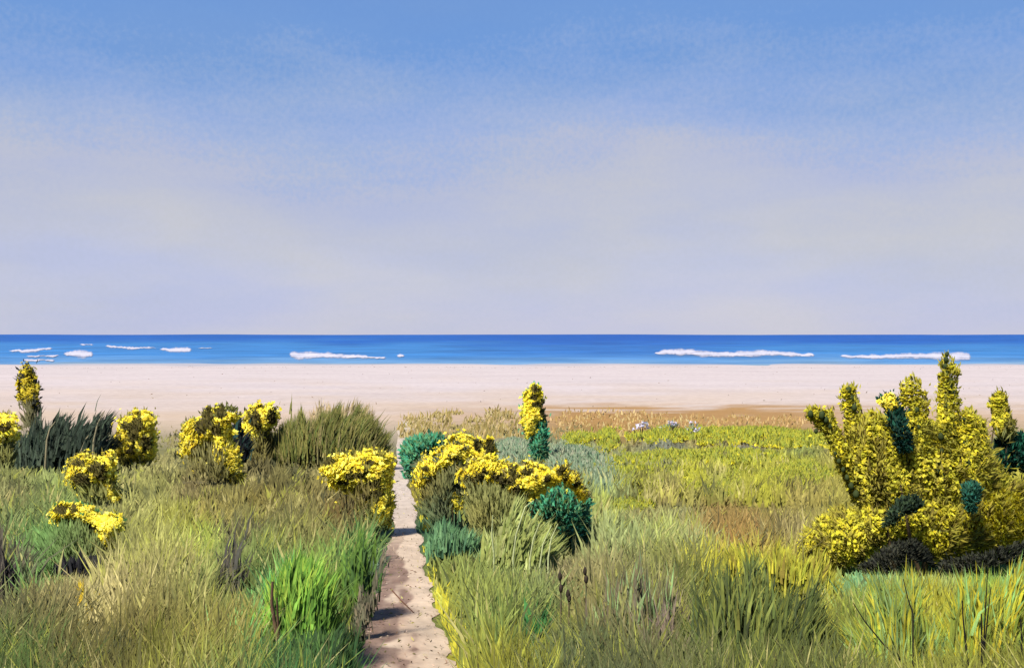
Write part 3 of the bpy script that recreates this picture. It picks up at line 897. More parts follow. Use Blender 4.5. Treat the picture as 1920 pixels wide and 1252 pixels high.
# low yellow-green shrubs across the right of the dune
GL = 'low yellow green shrubs right of the path'
LOW = [
 ([(1062, 832), (1090, 818), (1118, 825), (1125, 850), (1090, 858), (1065, 850)], 'olive yellow low shrub nearest the grey green shrub, below the ochre sand'),
 ([(1118, 822), (1135, 806), (1156, 815), (1158, 835), (1148, 848), (1122, 845)], 'small round lime green shrub just left of the yellow topped hedge'),
 ([(1112, 872), (1125, 862), (1145, 868), (1146, 886), (1125, 892)], 'tiny lime shrub with one bright flower head, below the round lime shrub'),
 ([(1155, 862), (1250, 852), (1340, 850), (1440, 850), (1475, 862), (1440, 874), (1300, 876), (1170, 878)], 'longest low yellow green shrub row, below the grey band under the hedge'),
 ([(1150, 885), (1210, 880), (1285, 885), (1280, 900), (1200, 905), (1155, 900)], 'yellow green shrub row left of the grey streak in the middle of the dune field'),
 ([(1140, 920), (1175, 908), (1215, 908), (1222, 925), (1180, 935), (1145, 935)], 'bright yellow green shrub with a raised left end, right of the pale grass edge'),
 ([(1222, 915), (1250, 907), (1258, 920), (1245, 930), (1225, 928)], 'smallest lime tussock between two wider yellow green shrubs'),
 ([(1265, 925), (1285, 910), (1325, 908), (1318, 925), (1285, 940), (1268, 938)], 'leaf shaped lime shrub above the pale green grass'),
 ([(1330, 920), (1350, 895), (1400, 885), (1420, 910), (1385, 935), (1340, 948)], 'sloping lime shrub left of the brown bare patch'),
 ([(1420, 890), (1470, 868), (1540, 870), (1560, 890), (1510, 925), (1440, 930)], 'wide lime shrub slope running up to the right gorse'),
 ([(1122, 952), (1170, 940), (1230, 945), (1225, 960), (1160, 965), (1125, 965)], 'lowest yellow green shrub beside the teal shrub, above the pale grass'),
]
def low_mound(label, pl, name='low_shrub', cat='shrub', group=GL, rise=12, thr=.42, yel=[(196, 192, 48), (212, 204, 56), (176, 178, 50), (226, 212, 62)], grn=[(168, 172, 62), (150, 158, 62), (180, 178, 70), (136, 146, 70)]):
    a = np.array(pl, float)
    A = (a[:, 0].max() - a[:, 0].min()) * (a[:, 1].max() - a[:, 1].min())
    n = int(500 + A * .45)
    x = rng.uniform(a[:, 0].min() - 8, a[:, 0].max() + 8, n * 3); y = rng.uniform(a[:, 1].min() - 4, a[:, 1].max() + 4, n * 3)
    m = inside(a, x + (vnoise(x / 16, y / 5, 15) - .5) * 34 + rng.normal(0, 4, n * 3), y + (vnoise(x / 16, y / 5, 16) - .5) * 12 + rng.normal(0, 1.5, n * 3))
    m &= vnoise(x / 26, y / 5, 79) > .3
    x, y = x[m][:n], y[m][:n]
    n = len(x)
    e = edge_dist(a, x, y)
    D = gdepth(x, y); X = (x - 960) / F * D
    s = D / F
    H = np.sqrt(e / e.max()) * rise * s.mean()
    pts = np.stack([X, D, ground(X, D) + H * rng.uniform(.25, 1, n) ** .6 + .02], 1)
    nrm = np.stack([rng.normal(0, .5, n), rng.normal(-.4, .5, n), np.full(n, .9)], 1)
    nrm /= np.linalg.norm(nrm, axis=1, keepdims=True)
    t = thing(name, label, cat, pts.mean(0) * [1, 1, 0] + [0, 0, ground(X, D).mean()], group)
    fl = vnoise(x / 14, y / 4, 75) > thr
    v, f, c = florets(pts[fl], nrm[fl], 3.4 * s.mean(), pick(yel, fl.sum()))
    if fl.any():
        mesh_obj('flowers', v, f, c, M_PETAL, t, 'stuff')
    v, f, c = leaves(pts, nrm, 10 * s.mean(), 3.2 * s.mean(), pick(grn, n))
    mesh_obj('foliage', v, f, c, M_LEAF, t, 'stuff')
for pl, lab in LOW:
    low_mound(lab, pl, thr=.5)
for pl, lab in (([(928, 842), (955, 828), (990, 834), (1000, 855), (995, 880), (940, 882), (924, 866)], 'grey green low shrub left of the teal foot of the tall spire'),
                ([(1026, 850), (1052, 836), (1105, 846), (1140, 875), (1130, 905), (1060, 895), (1030, 885)], 'grey green low shrub right of the teal foot of the tall spire')):
    low_mound(lab, pl, 'grey_shrub', 'shrub', 'grey green shrubs by the tall spire', 26, 2, grn=GGRN)
low_mound('low hedge with a bright yellow green top below the ochre sand', [(1180, 822), (1230, 814), (1300, 812), (1380, 808), (1440, 808), (1545, 822), (1560, 838), (1480, 842), (1390, 836), (1250, 834), (1185, 834)], 'low_hedge', 'hedge', None, 15, .34)
# white flower sprigs on the hedge
for i, (cx, cy, lab) in enumerate([(1200, 797, 'first sprig of lilac white flowers at the left end of the hedge'), (1257, 797, 'sprig of lilac white flowers at the middle of the hedge left half'), (1300, 800, 'low spray of lilac white flowers nearest the raised yellow part of the hedge')]):
    d = gd(1250, 824)
    shrub('white_sprig', lab, 'flower', d, [[(cx - 13, cy + 7), (cx - 7, cy - 1), (cx, cy - 4), (cx + 8, cy - 1), (cx + 15, cy + 6)]], [], 60, 0, yel=[(206, 202, 226), (220, 214, 230), (190, 188, 214)], grn=GGRN, blot=.3, fs=2.6, ls=(8, 2), stems=3, group='lilac white sprigs along the hedge')

# ------------------------------------------------------------------ grass clumps that stand out
def patch(name, label, poly, n, height, cols, width=4.0, cat='dry grass', var=.2):
    """short grass scattered over the ground inside an outline"""
    poly = np.asarray(poly, float)
    x = rng.uniform(poly[:, 0].min(), poly[:, 0].max(), n * 3); y = rng.uniform(poly[:, 1].min(), poly[:, 1].max(), n * 3)
    m = inside(poly, x + (vnoise(x / 14, y / 5, 15) - .5) * 40, y + (vnoise(x / 14, y / 5, 16) - .5) * 14) & (vnoise(x / 22, y / 5, 17) > .3)
    x, y = x[m][:n], y[m][:n]
    n = len(x)
    D = gdepth(x, y)
    X = (x - 960) / F * D
    root = np.stack([X, D, ground(X, D) - .02], 1)
    tall = rng.uniform(0, 1, n) ** 3 * 1.6 + .5
    h = height * tall
    lean = np.stack([rng.normal(.1, .3, n) * h, rng.normal(0, .3, n) * h, 0 * h], 1)
    v, f, c = blades(root, h, lean, width * D / F * rng.uniform(.6, 1.3, n), pick(cols, n, var))
    off = root.mean(0)
    o = soften(mesh_obj(name, v - off, f, c, M_DRY))
    o.location = off
    return tag(o, label, cat)
def clump(name, label, poly, d, n, length, lean=(0, 0), cols=OLV, width=4.5, fat=1.0, cat='grass clump', group=None, var=.2, rag=1.0, fan=.35):
    n = int(n * 1.25)
    pts, x, y, nrm = volume(poly, d, n, .7, fat)
    pa = np.asarray(poly, float)
    # tufts of the clump reach to different heights
    top = pa[:, 1].min(); bot = pa[:, 1].max()
    drop = vnoise(x / max(8, (pa[:, 0].max() - pa[:, 0].min()) / 14), pts[:, 1] * 0, 95) * length * .6 * rag
    e = edge_dist(poly, x, y)
    keep = ~((e < drop) & (y < top + (bot - top) * .55))
    pts, x, y, nrm = pts[keep], x[keep], y[keep], nrm[keep]
    n = len(pts)
    fanx = (x - pa[:, 0].mean()) / (np.ptp(pa[:, 0]) / 2 + 1) * fan
    s = d / F
    L = length * s * rng.uniform(.5, 1.25, n)
    lx = (lean[0] + fanx + rng.normal(0, .15, n)) * L
    ly = rng.normal(0, .2, n) * L
    root = pts.copy()
    root[:, 2] -= L * .65
    root[:, 0] -= lx * .6
    g = ground(root[:, 0], root[:, 1]) - .02
    root[:, 2] = np.maximum(root[:, 2], g)
    col = pick(cols, n, var) * (vnoise(x / 7, y / 40, 91)[:, None] * .6 + .7)
    v, f, c = blades(root, L, np.stack([lx, ly, 0 * L], 1), width * s * rng.uniform(.5, 1.3, n), col)
    off = base_of(poly, d)
    o = soften(mesh_obj(name, v - off, f, c, M_GRASS))
    #(__import__('mathutils').Matrix.Translation(Vector(-off)))
    o.location = off
    return tag(o, label, cat, group)
d = gd(130, 884)
clump('dark_grass', 'dark slate green spiky grass clump leaning right against the beach', [(34, 880), (36, 775), (60, 745), (76, 742), (68, 775), (80, 792), (112, 775), (150, 780), (190, 765), (212, 752), (230, 775), (222, 812), (210, 850), (180, 862), (130, 870), (100, 884)], d, 1900, 46, (.32, 0), [(54, 66, 56), (64, 76, 64), (46, 56, 48), (74, 86, 72)], 5.5)
for i, (xa, ya, xb, yb, lab) in enumerate([(150, 850, 180, 800, 'pale bent stalk across the middle of the dark spiky grass'), (88, 825, 104, 790, 'short pale stalk low in the left of the dark spiky grass'), (176, 825, 196, 770, 'tall pale stalk near the right tip of the dark spiky grass')]):
    a = P(xa, ya, d - .75); b = P(xb, yb, d - .55)
    a[2] = min(a[2], 99); g0 = np.array([a[0] - .05, a[1], float(ground(a[0], a[1]))])
    v, f, c = tube([g0, a, (a + b) / 2 + [-.04, 0, .05], b], .035, .012, linA((150, 142, 112)))
    tag(mesh_obj('grass_stalk', v, f, c, M_DRY), lab, 'stalk', 'pale stalks in the dark grass')
shrub('flower_spire', 'single yellow flower spike rising out of the dark spiky grass at far left', 'plant', d,
      [[(39, 698), (50, 683), (60, 694), (68, 730), (64, 756), (48, 758), (38, 738)]], [[(44, 750), (64, 750), (70, 800), (50, 810)]], 1500, 500, yel=[(200, 184, 52), (218, 200, 60), (186, 172, 60)], grn=DARK, blot=.12, stems=1)
clump('marram_grass', 'big olive grass mound with a ragged top left of the path', [(500, 870), (508, 800), (528, 762), (545, 785), (562, 752), (582, 778), (600, 745), (615, 765), (640, 745), (655, 770), (672, 744), (690, 775), (712, 790), (732, 832), (722, 852), (680, 866), (600, 874)], gd(620, 880), 6400, 46, (.22, 0), [(120, 120, 64), (124, 122, 68), (96, 100, 52), (134, 128, 84), (98, 110, 60)], 3.2)
clump('dry_grass', 'row of faint dry tan grass tips standing above the olive mound', [(570, 800), (588, 750), (612, 735), (622, 740), (640, 750), (655, 738), (675, 738), (690, 756), (710, 800)], gd(640, 872), 420, 34, (.15, 0), [(166, 150, 116), (178, 160, 128), (150, 138, 100)], 3.6)
patch('dry_grass', 'dry olive brown grass strip before the beach between the path and the tall spire', [(740, 822), (760, 786), (840, 776), (900, 772), (945, 768), (985, 786), (985, 822), (900, 826), (790, 826)], 2200, .30, [(140, 124, 72), (156, 140, 90), (122, 110, 62), (168, 152, 112)], 3.4)
patch('dry_grass', 'low ochre dry grass mat on the sand right of the tall spire', [(1020, 826), (1040, 776), (1100, 768), (1170, 770), (1240, 776), (1400, 784), (1520, 780), (1520, 800), (1180, 812), (1120, 826)], 1700, .2, [(158, 130, 80), (170, 144, 94), (142, 116, 70), (180, 158, 112)], 3.4)
clump('blackish_plant', 'blackish pointed plant between two yellow bushes left of the olive mound', [(436, 848), (430, 815), (434, 795), (452, 772), (462, 764), (472, 770), (460, 788), (453, 805), (458, 828), (474, 838), (464, 848)], gd(450, 890), 620, 30, (.35, 0), [(34, 36, 42), (44, 66, 62), (30, 30, 34), (50, 76, 70)], 6)
clump('green_grass', 'bright fresh green grass clump left of the path near the front', [(464, 1252), (468, 1150), (486, 1082), (540, 1042), (615, 1038), (650, 1080), (645, 1150), (630, 1220), (560, 1252)], gd(540, 1252), 2200, 84, (.1, 0), [(112, 154, 62), (96, 136, 56), (128, 170, 70), (84, 118, 50), (150, 178, 72)], 7)
clump('lime_grass', 'lime tipped grass tuft at the top of the bright green clump', [(538, 1098), (545, 1062), (575, 1048), (612, 1045), (608, 1085), (575, 1105)], gd(575, 1190), 260, 56, (.28, 0), [(166, 190, 84), (150, 180, 80), (186, 204, 104)], 5)
clump('green_grass', 'mid green grass clump right beside the path, below the overhanging yellow bush', [(620, 1120), (640, 1040), (672, 1000), (705, 990), (726, 1005), (716, 1060), (690, 1120), (650, 1150)], gd(680, 1165), 1000, 60, (.12, 0), [(92, 124, 54), (80, 108, 50), (106, 138, 60), (76, 104, 58)], 6)
clump('teal_grass', 'dark teal grass clump along the bottom edge left of the path', [(470, 1275), (500, 1205), (560, 1190), (610, 1175), (648, 1150), (660, 1200), (655, 1275)], gd(590, 1330), 1100, 70, (.06, 0), [(66, 94, 52), (58, 82, 48), (76, 106, 58), (92, 122, 64), (50, 70, 46)], 6.5)
clump('dark_grass', 'grey brown low grass strip coloured as painted shade along the lower left edge of the sandy path', [(650, 1195), (676, 1120), (704, 1050), (724, 1010), (727, 1040), (712, 1100), (690, 1150), (676, 1200)], gd(690, 1200), 480, 30, (.0, 0), [(108, 106, 86), (94, 94, 76), (120, 112, 92)], 4)  # grey blade colours imitate the shade along the path's left edge
def litter():
    n = 800
    y = 820 + 500 * rng.uniform(0, 1, n) ** 1.1
    t = rng.beta(.6, .6, n)
    x = edge(PATH_L, y) * (1 - t) + edge(PATH_R, y) * t
    D = gdepth(x, y); X = (x - 960) / F * D
    pts = np.stack([X, D, ground(X, D) + .018], 1)
    nrm = np.stack([rng.normal(0, 1, n), rng.normal(0, 1, n), np.full(n, .25)], 1); nrm /= np.linalg.norm(nrm, axis=1, keepdims=True)
    v, f, c = leaves(pts, nrm, np.full(n, .035), np.full(n, .010), pick([(120, 98, 80), (150, 126, 106), (170, 164, 96), (110, 104, 66), (190, 170, 150)], n), 0)
    mesh_obj('path_litter', v, f, c, M_DRY, kind='stuff')
    n = 900
    D = rng.uniform(70, 200, n); X = rng.uniform(-.75, .75, n) * D
    D = np.where(rng.uniform(0, 1, n) < .6, 178 + 9 * vnoise(X / 25, X * 0, 77) + rng.normal(0, 1, n), D)
    pts = np.stack([X, D, ground(X, D) + .03], 1)
    nrm = np.stack([rng.normal(0, 1, n), rng.normal(0, .6, n), np.full(n, .2)], 1); nrm /= np.linalg.norm(nrm, axis=1, keepdims=True)
    v, f, c = leaves(pts, nrm, np.full(n, .2) * rng.uniform(.4, 1.4, n), np.full(n, .09), pick([(128, 112, 96), (150, 136, 118), (112, 100, 88)], n), .1)
    mesh_obj('beach_wrack', v, f, c, M_DRY, kind='stuff')
litter()
clump('pale_grass', 'pale green arching grass clump between the long yellow bush and teal shrub', [(905, 1035), (925, 960), (970, 932), (1000, 945), (1048, 985), (1055, 1040), (1000, 1075), (930, 1070)], gd(985, 1095), 1300, 62, (.3, 0), [(154, 164, 96), (144, 154, 86), (166, 176, 112), (132, 142, 78)], 6)
clump('dark_blades', 'dark rush clump of leaning stems left of the bright green grass', [(400, 1120), (412, 1020), (440, 990), (470, 945), (492, 935), (494, 965), (476, 1030), (460, 1080), (440, 1130)], gd(440, 1150), 130, 60, (.3, 0), [(92, 90, 76), (80, 78, 72), (106, 104, 82)], 6)
clump('dark_blades', 'almost black rush clump at the left edge below the yellow bushes', [(-20, 1130), (-20, 1010), (12, 965), (36, 960), (42, 985), (30, 1040), (24, 1120)], gd(10, 1150), 260, 64, (.15, 0), [(84, 78, 72), (100, 94, 82), (66, 62, 60)], 7)
clump('dark_blades', 'short black blades painted as shade along the foot of the green flowering mound', [(104, 1072), (104, 1040), (150, 1036), (200, 1038), (198, 1070), (150, 1078)], gd(150, 1082) - .25, 420, 24, (.05, 0), [(48, 48, 52), (60, 60, 60), (40, 40, 44)], 6)  # near-black blade colours put painted shade at the mound's foot
clump('dark_grass', 'large dark olive grass clump at the bottom between mauve grass and yellow gorse', [(1270, 1252), (1280, 1130), (1310, 1060), (1360, 1040), (1420, 1060), (1480, 1080), (1540, 1100), (1555, 1180), (1550, 1275), (1270, 1275)], gd(1400, 1300), 2300, 110, (.02, 0), [(92, 104, 56), (78, 90, 52), (108, 118, 60), (124, 130, 64), (66, 76, 50)], 6.5, var=.3)
clump('yellow_grass', 'mustard yellow grass fringe hanging below the left end of the gorse', [(1345, 1075), (1350, 1030), (1400, 1022), (1480, 1022), (1540, 1040), (1600, 1065), (1580, 1110), (1550, 1165), (1520, 1110), (1440, 1085)], gd(1480, 1170), 1400, 52, (.05, 0), [(172, 172, 64), (158, 158, 60), (186, 180, 62), (142, 142, 58), (132, 124, 56)], 6)
clump('mauve_grass', 'greyish mauve grass clump at the bottom right of the dark catkins', [(1210, 1240), (1220, 1160), (1250, 1140), (1290, 1160), (1290, 1230), (1250, 1252)], gd(1250, 1300), 500, 80, (0, 0), [(128, 114, 104), (118, 106, 96), (140, 126, 108)], 6)
clump('mauve_grass', 'tall upright olive mauve grass left of the dark olive clump at the bottom', [(1100, 1200), (1105, 1070), (1140, 1050), (1200, 1045), (1265, 1060), (1270, 1160), (1240, 1215)], gd(1190, 1270), 620, 90, (0, 0), [(128, 122, 86), (116, 108, 88), (138, 138, 84), (104, 104, 76), (140, 164, 110)], 5.5, fan=.1)
clump('fan_grass', 'broad yellow and green grass clump fanning out under the right gorse, left half', [(1590, 1230), (1575, 1130), (1600, 1080), (1650, 1075), (1740, 1075), (1770, 1120), (1760, 1275), (1640, 1275)], gd(1690, 1310), 1900, 110, (-.16, 0), [(128, 150, 70), (146, 158, 66), (170, 166, 58), (110, 124, 64), (132, 162, 102)], 6.5)
clump('fan_grass', 'broad yellow and green grass clump under the right gorse, right half', [(1765, 1275), (1775, 1120), (1790, 1085), (1850, 1075), (1960, 1060), (1960, 1275)], gd(1850, 1310), 2000, 110, (.06, 0), [(138, 152, 62), (168, 166, 56), (184, 174, 54), (118, 128, 58), (130, 168, 100)], 6.5)
clump('dark_green_grass', 'deep green grass tuft in the middle of the grass bank right of the path', [(975, 1210), (985, 1160), (990, 1110), (1025, 1115), (1035, 1170), (1030, 1205)], gd(1005, 1262), 420, 60, (.05, 0), [(64, 120, 66), (52, 98, 56), (80, 134, 74), (46, 86, 50)], 6.5)
clump('teal_grass', 'soft teal green tuft beside the foot of the dark leaning stem right of the path', [(800, 1040), (806, 985), (830, 968), (860, 985), (900, 990), (905, 1020), (860, 1036)], gd(850, 1055), 520, 34, (.1, 0), [(96, 134, 92), (84, 118, 84), (110, 148, 104), (72, 106, 78)], 5)
clump('mint_grass', 'soft mint green tuft below the dark leaning stem right of the path', [(890, 1050), (905, 1018), (940, 1012), (965, 1035), (960, 1060), (920, 1066)], gd(925, 1085), 380, 36, (.1, 0), [(128, 156, 100), (114, 142, 92), (140, 168, 112)], 5.5)
clump('mustard_flowers', 'mustard yellow flower strip alone in the tan grass at lower left', [(134, 1095), (160, 1092), (176, 1140), (182, 1180), (160, 1180), (144, 1140)], gd(160, 1200), 360, 34, (-.05, 0), [(196, 172, 54), (184, 160, 50), (206, 184, 66)], 7, cat='flower')

# ------------------------------------------------------------------ the big gorse on the right
DG = gd(1720, 1085)
gorse = thing('gorse_bush', 'large spreading gorse with tall yellow spikes, filling the right side', 'gorse', base_of([(1720, 1080)], DG))
pm = DG / F
BODY = [[(1600, 860), (1612, 800), (1650, 778), (1690, 790), (1712, 760), (1745, 800), (1765, 770), (1800, 790), (1840, 785), (1868, 880), (1900, 905), (1880, 960), (1760, 968), (1630, 955)],
        [(1512, 1000), (1528, 985), (1560, 960), (1600, 955), (1640, 938), (1700, 922), (1760, 928), (1800, 948), (1850, 925), (1980, 880), (1980, 1022), (1900, 1028), (1850, 1038), (1790, 1050), (1748, 1048), (1722, 1018), (1690, 1012), (1650, 1032), (1620, 1062), (1560, 1064), (1500, 1038)],
        [(1592, 800), (1640, 776), (1672, 800), (1695, 850), (1730, 930), (1700, 960), (1625, 955), (1600, 890)],
        [(1625, 840), (1680, 815), (1740, 830), (1800, 822), (1850, 835), (1885, 900), (1860, 960), (1760, 965), (1640, 950)]]
lp, fp = [], []
body_d = [DG + .35, DG, DG, DG + .1]
for (p, n), bd in zip(zip(BODY, (9000, 12500, 4200, 4000)), body_d):
    pts, x, y, nrm = volume(p, bd, n, .3, .8)
    dark = (vnoise(x / 9, y / 26, 120) < .36) if len(lp) > 1 else blotch(x, y, .34, 120, 12)
    lp.append(leaves(pts[dark], nrm[dark], 15 * pm, 4 * pm, pick([(160, 152, 62), (142, 134, 58), (172, 164, 64), (120, 112, 54)], dark.sum())))
    k = ~dark
    tone = vnoise(x[k] / 8, y[k] / 6, 121)[:, None] * .35 + .85
    fp.append(florets(pts[k], nrm[k], 3.9 * pm, pick(YOLD, k.sum()) * tone))
    n2 = n // 2
    pts, x, y, nrm = volume(p, bd, n2, 1.2, .7)
    lp.append(leaves(pts, nrm, 15 * pm, 4 * pm, pick([(186, 180, 66), (170, 166, 64), (154, 148, 60)], n2)))
v, f, c = merge(lp); mesh_obj('foliage', v, f, c, M_LEAF, gorse, 'stuff')
v, f, c = merge(fp); mesh_obj('flowers', v, f, c, M_PETAL, gorse, 'stuff')
add_stems(gorse, BODY, DG, 9, (84, 70, 48), .02)
SPIKES = [
 ([(1512, 768), (1530, 766), (1560, 775), (1568, 800), (1592, 850), (1618, 930), (1602, 942), (1575, 880), (1548, 815), (1516, 788)], [(1520, 776, 7), (1541, 778, 8), (1549, 787, 7), (1556, 799, 5), (1530, 808, 5), (1566, 850, 4), (1573, 864, 5), (1581, 880, 5), (1588, 895, 6), (1596, 911, 7), (1605, 926, 8)], 'flower spike leaning left'),
 ([(1576, 730), (1588, 719), (1602, 726), (1612, 770), (1628, 800), (1650, 870), (1640, 930), (1612, 900), (1592, 830), (1582, 780)], [(1591, 731, 7), (1596, 747, 7), (1602, 764, 7)], None),
 ([(1690, 730), (1706, 708), (1716, 712), (1733, 735), (1739, 770), (1750, 830), (1758, 920), (1722, 935), (1712, 860), (1700, 775), (1688, 750)], [(1709, 724, 4), (1715, 745, 4), (1719, 768, 6), (1722, 800, 5)], None),
 ([(1762, 692), (1774, 662), (1784, 674), (1798, 695), (1797, 738), (1796, 800), (1806, 900), (1772, 930), (1757, 860), (1758, 760)], [(1776, 664, 5), (1774, 674, 6), (1772, 687, 6), (1775, 699, 6), (1781, 713, 7), (1780, 724, 7), (1784, 734, 7), (1778, 747, 5), (1774, 761, 4), (1764, 818, 7), (1766, 845, 5), (1760, 865, 6), (1758, 884, 5), (1769, 893, 6)], 'tallest flower spike, with a dark bud line reaching the sea'),
 ([(1802, 775), (1820, 768), (1838, 785), (1850, 830), (1864, 900), (1836, 945), (1804, 925), (1798, 840)], [(1808, 786, 4), (1809, 830, 5), (1814, 868, 8)], None),
]
def ball(c, r, col, sq=1.3):
    vs, f = [], []
    rings, sg = 5, 8
    vs.append(c + np.array([0, 0, r * sq]))
    for i in range(1, rings):
        a = math.pi * i / rings
        for k in range(sg):
            b = 2 * math.pi * k / sg
            rr = r * math.sin(a) * random.uniform(.82, 1.12)
            vs.append(c + np.array([rr * math.cos(b), rr * math.sin(b), r * sq * math.cos(a)]))
    vs.append(c - np.array([0, 0, r * sq]))
    for k in range(sg):
        f.append((0, 1 + k, 1 + (k + 1) % sg))
    for i in range(rings - 2):
        for k in range(sg):
            a, b = 1 + i * sg + k, 1 + i * sg + (k + 1) % sg
            f.append((a, a + sg, b + sg)); f.append((a, b + sg, b))
    L = len(vs) - 1
    for k in range(sg):
        f.append((L, L - sg + (k + 1) % sg, L - sg + k))
    return np.array(vs), np.array(f), np.tile(linA(col), (len(vs), 1)) * np.array([[random.uniform(.85, 1.15)] for _ in vs])
for poly, buds, lab in SPIKES:
    JIT[0] = .7
    ar = np.asarray(poly, float)
    top = ar[ar[:, 1].argmin()]; bot = ar[ar[:, 1].argmax()]
    n = 2900
    pts, x, y, nrm = volume(poly, DG, n, .3, .9)
    dark = blotch(x, y, .22, 130, 9) | ((np.abs(x - np.interp(y, [top[1], bot[1]], [top[0], bot[0]]) - 3) < 5) & (rng.uniform(0, 1, n) < .45) & (y > top[1] + 40))
    k = ~dark
    tone = vnoise(x[k] / 8, y[k] / 5, 131)[:, None] * .5 + .78
    v, f, c = florets(pts[k], nrm[k], 3.8 * pm, pick(YOLD + [(228, 216, 58)], k.sum()) * tone)
    sp = mesh_obj('flower_spike', v, f, c, M_PETAL, gorse)
    if lab:
        sp['label'] = lab
    pts2, x2, y2, nrm2 = volume(poly, DG, 700, 1.0, .8)
    P2 = np.concatenate([pts[dark], pts2]); N2 = np.concatenate([nrm[dark], nrm2])
    v, f, c = leaves(P2, N2, 12 * pm, 3.4 * pm, pick([(166, 160, 62), (140, 138, 60), (180, 174, 66)], len(P2)))
    o = mesh_obj('spike_leaves', v, f, c, M_LEAF, sp, 'stuff')
    a = P(top[0], top[1] + 12, DG); b = P(bot[0], bot[1], DG)
    v, f, c = tube([b, (a + b) / 2 + [.01, 0, 0], a], .016, .005, linA((86, 84, 50)))
    mesh_obj('spike_stem', v, f, c, M_STEM, sp)
    for bx, by, r in buds:
        v, f, c = ball(P(bx, by, DG - max(6, 1.1 * r) * pm - .012 - (.05 if by > 760 else .02)), r * .8 * pm, (72, 84, 50))
        mesh_obj('bud', v, f, c, M_LEAF, sp, smooth=True)

# neighbours of the gorse
JIT[0] = .45
SHADE_LEAF = [(46, 50, 44), (58, 60, 50), (38, 40, 36), (70, 72, 58)]  # near-black leaf colours stand in for shade in the hollows under the gorse
shrub('painted_shade', 'black arch of painted shade beneath the middle of the gorse', 'shade_fill', DG - .55, [],
      [[(1614, 1066), (1650, 1040), (1680, 1020), (1716, 1014), (1742, 1040), (1750, 1068), (1728, 1052), (1700, 1054), (1662, 1076), (1620, 1076)]], 0, 1700, grn=SHADE_LEAF, ls=(10, 4), stems=0, fat=.35)
shrub('painted_shade', 'black band of painted shade running off to the right edge beneath the gorse', 'shade_fill', DG - .6, [],
      [[(1766, 1052), (1830, 1042), (1920, 1020), (1980, 1012), (1980, 1048), (1900, 1056), (1840, 1066), (1796, 1076), (1776, 1092), (1766, 1085)]], 0, 1800, grn=SHADE_LEAF, ls=(10, 4), stems=0, fat=.35)
shrub('dark_leaf_plant', 'dark teal stemmed plant with a small yellow head inside the gorse', 'plant', DG - .2,
      [[(1647, 750), (1664, 739), (1682, 748), (1684, 764), (1668, 773)]], [[(1662, 775), (1690, 768), (1698, 800), (1708, 838), (1690, 844), (1676, 805)]], 500, 800, yel=YEL, grn=DTEAL, ls=(12, 5), stems=0, blot=.05, blend=0)
shrub('dark_green_bush', 'dark green oval bush at the right edge under the short yellow spike', 'bush', gd(1895, 1040), [],
      [[(1870, 832), (1890, 815), (1925, 818), (1970, 850), (1950, 892), (1905, 880), (1882, 896), (1865, 870)]], 0, 2200, grn=[(26, 62, 50), (30, 84, 66), (22, 44, 40), (40, 100, 78)], ls=(12, 5), stems=3)
shrub('flower_spire', 'short pale yellow flower spike at the right edge over a dark green bush', 'plant', gd(1895, 1045),
      [[(1860, 746), (1872, 733), (1886, 742), (1890, 770), (1903, 798), (1896, 815), (1870, 816), (1862, 792)]], [[(1866, 800), (1898, 800), (1900, 830), (1875, 830)]], 1100, 300, yel=YOLD, grn=OLV, blot=.2, stems=2)
shrub('teal_shrub', 'tiny teal shrub nested in the gorse body below its tallest spike', 'shrub', DG - .42, [],
      [[(1804, 918), (1820, 904), (1836, 918), (1834, 935), (1824, 962), (1814, 950)]], 0, 700, grn=[(56, 100, 80), (52, 118, 104), (40, 80, 64)], ls=(11, 5), stems=0)
shrub('dark_leaf_plant', 'dark green leafy sprig lying on the gorse below its leftmost spikes', 'plant', DG - .42, [],
      [[(1660, 985), (1668, 962), (1690, 940), (1718, 935), (1732, 948), (1710, 960), (1690, 968), (1672, 984)]], 0, 800, grn=[(52, 70, 52), (64, 82, 56), (42, 56, 46)], ls=(11, 5), stems=0)
PS = gd(985, 1095) - .75
for pts_, lab in (([(962, 1045), (968, 1000), (985, 950), (1000, 938)], 'tallest pale arching stalk, at the left of the pale grass clump'),
                  ([(993, 1050), (1000, 1010), (1012, 980)], 'pale arching stalk second in its row, left of the teal shrub foot'),
                  ([(1012, 1062), (1018, 1020), (1034, 985)], 'thick pale stalk in the middle of the row before the teal shrub'),
                  ([(1028, 1045), (1034, 1008), (1046, 982)], 'pale stalk closest to the teal shrub'),
                  ([(926, 1040), (922, 1000), (924, 965)], 'upright pale stalk at the left edge of the pale grass clump')):
    p3 = [P(a_, b_, PS) for a_, b_ in pts_]
    g0 = np.array([p3[0][0], PS, float(ground(p3[0][0], PS)) - .02])
    v, f, c = tube(([g0] if p3[0][2] > g0[2] else []) + p3, .010, .004, linA((196, 204, 148)), 5)
    tag(mesh_obj('grass_stalk', v, f, c, M_DRY), lab, 'stalk', 'pale stalks arching out of the pale grass')
JIT[0] = 1.0
def twig(name, label, pts, d, r, col, cat='twig', group=None, side=()):
    path = [P(px, py, d + dd) for px, py, dd in pts]
    x, y = path[0][0], path[0][1]
    g = float(ground(x, y))
    if path[0][2] > g:
        path = [np.array([x, y, g - .03])] + path
    parts = [tube(path, r, r * .4, linA(col), 5)]
    for (i, px, py) in side:
        parts.append(tube([path[i], (path[i] + P(px, py, d)) / 2, P(px, py, d - .03)], r * .6, r * .25, linA(col), 5))
    v, f, c = merge(parts)
    return tag(mesh_obj(name, v, f, c, M_STEM), label, cat, group)
GT = 'dark bare twigs in the front grass'
dt = 4.0
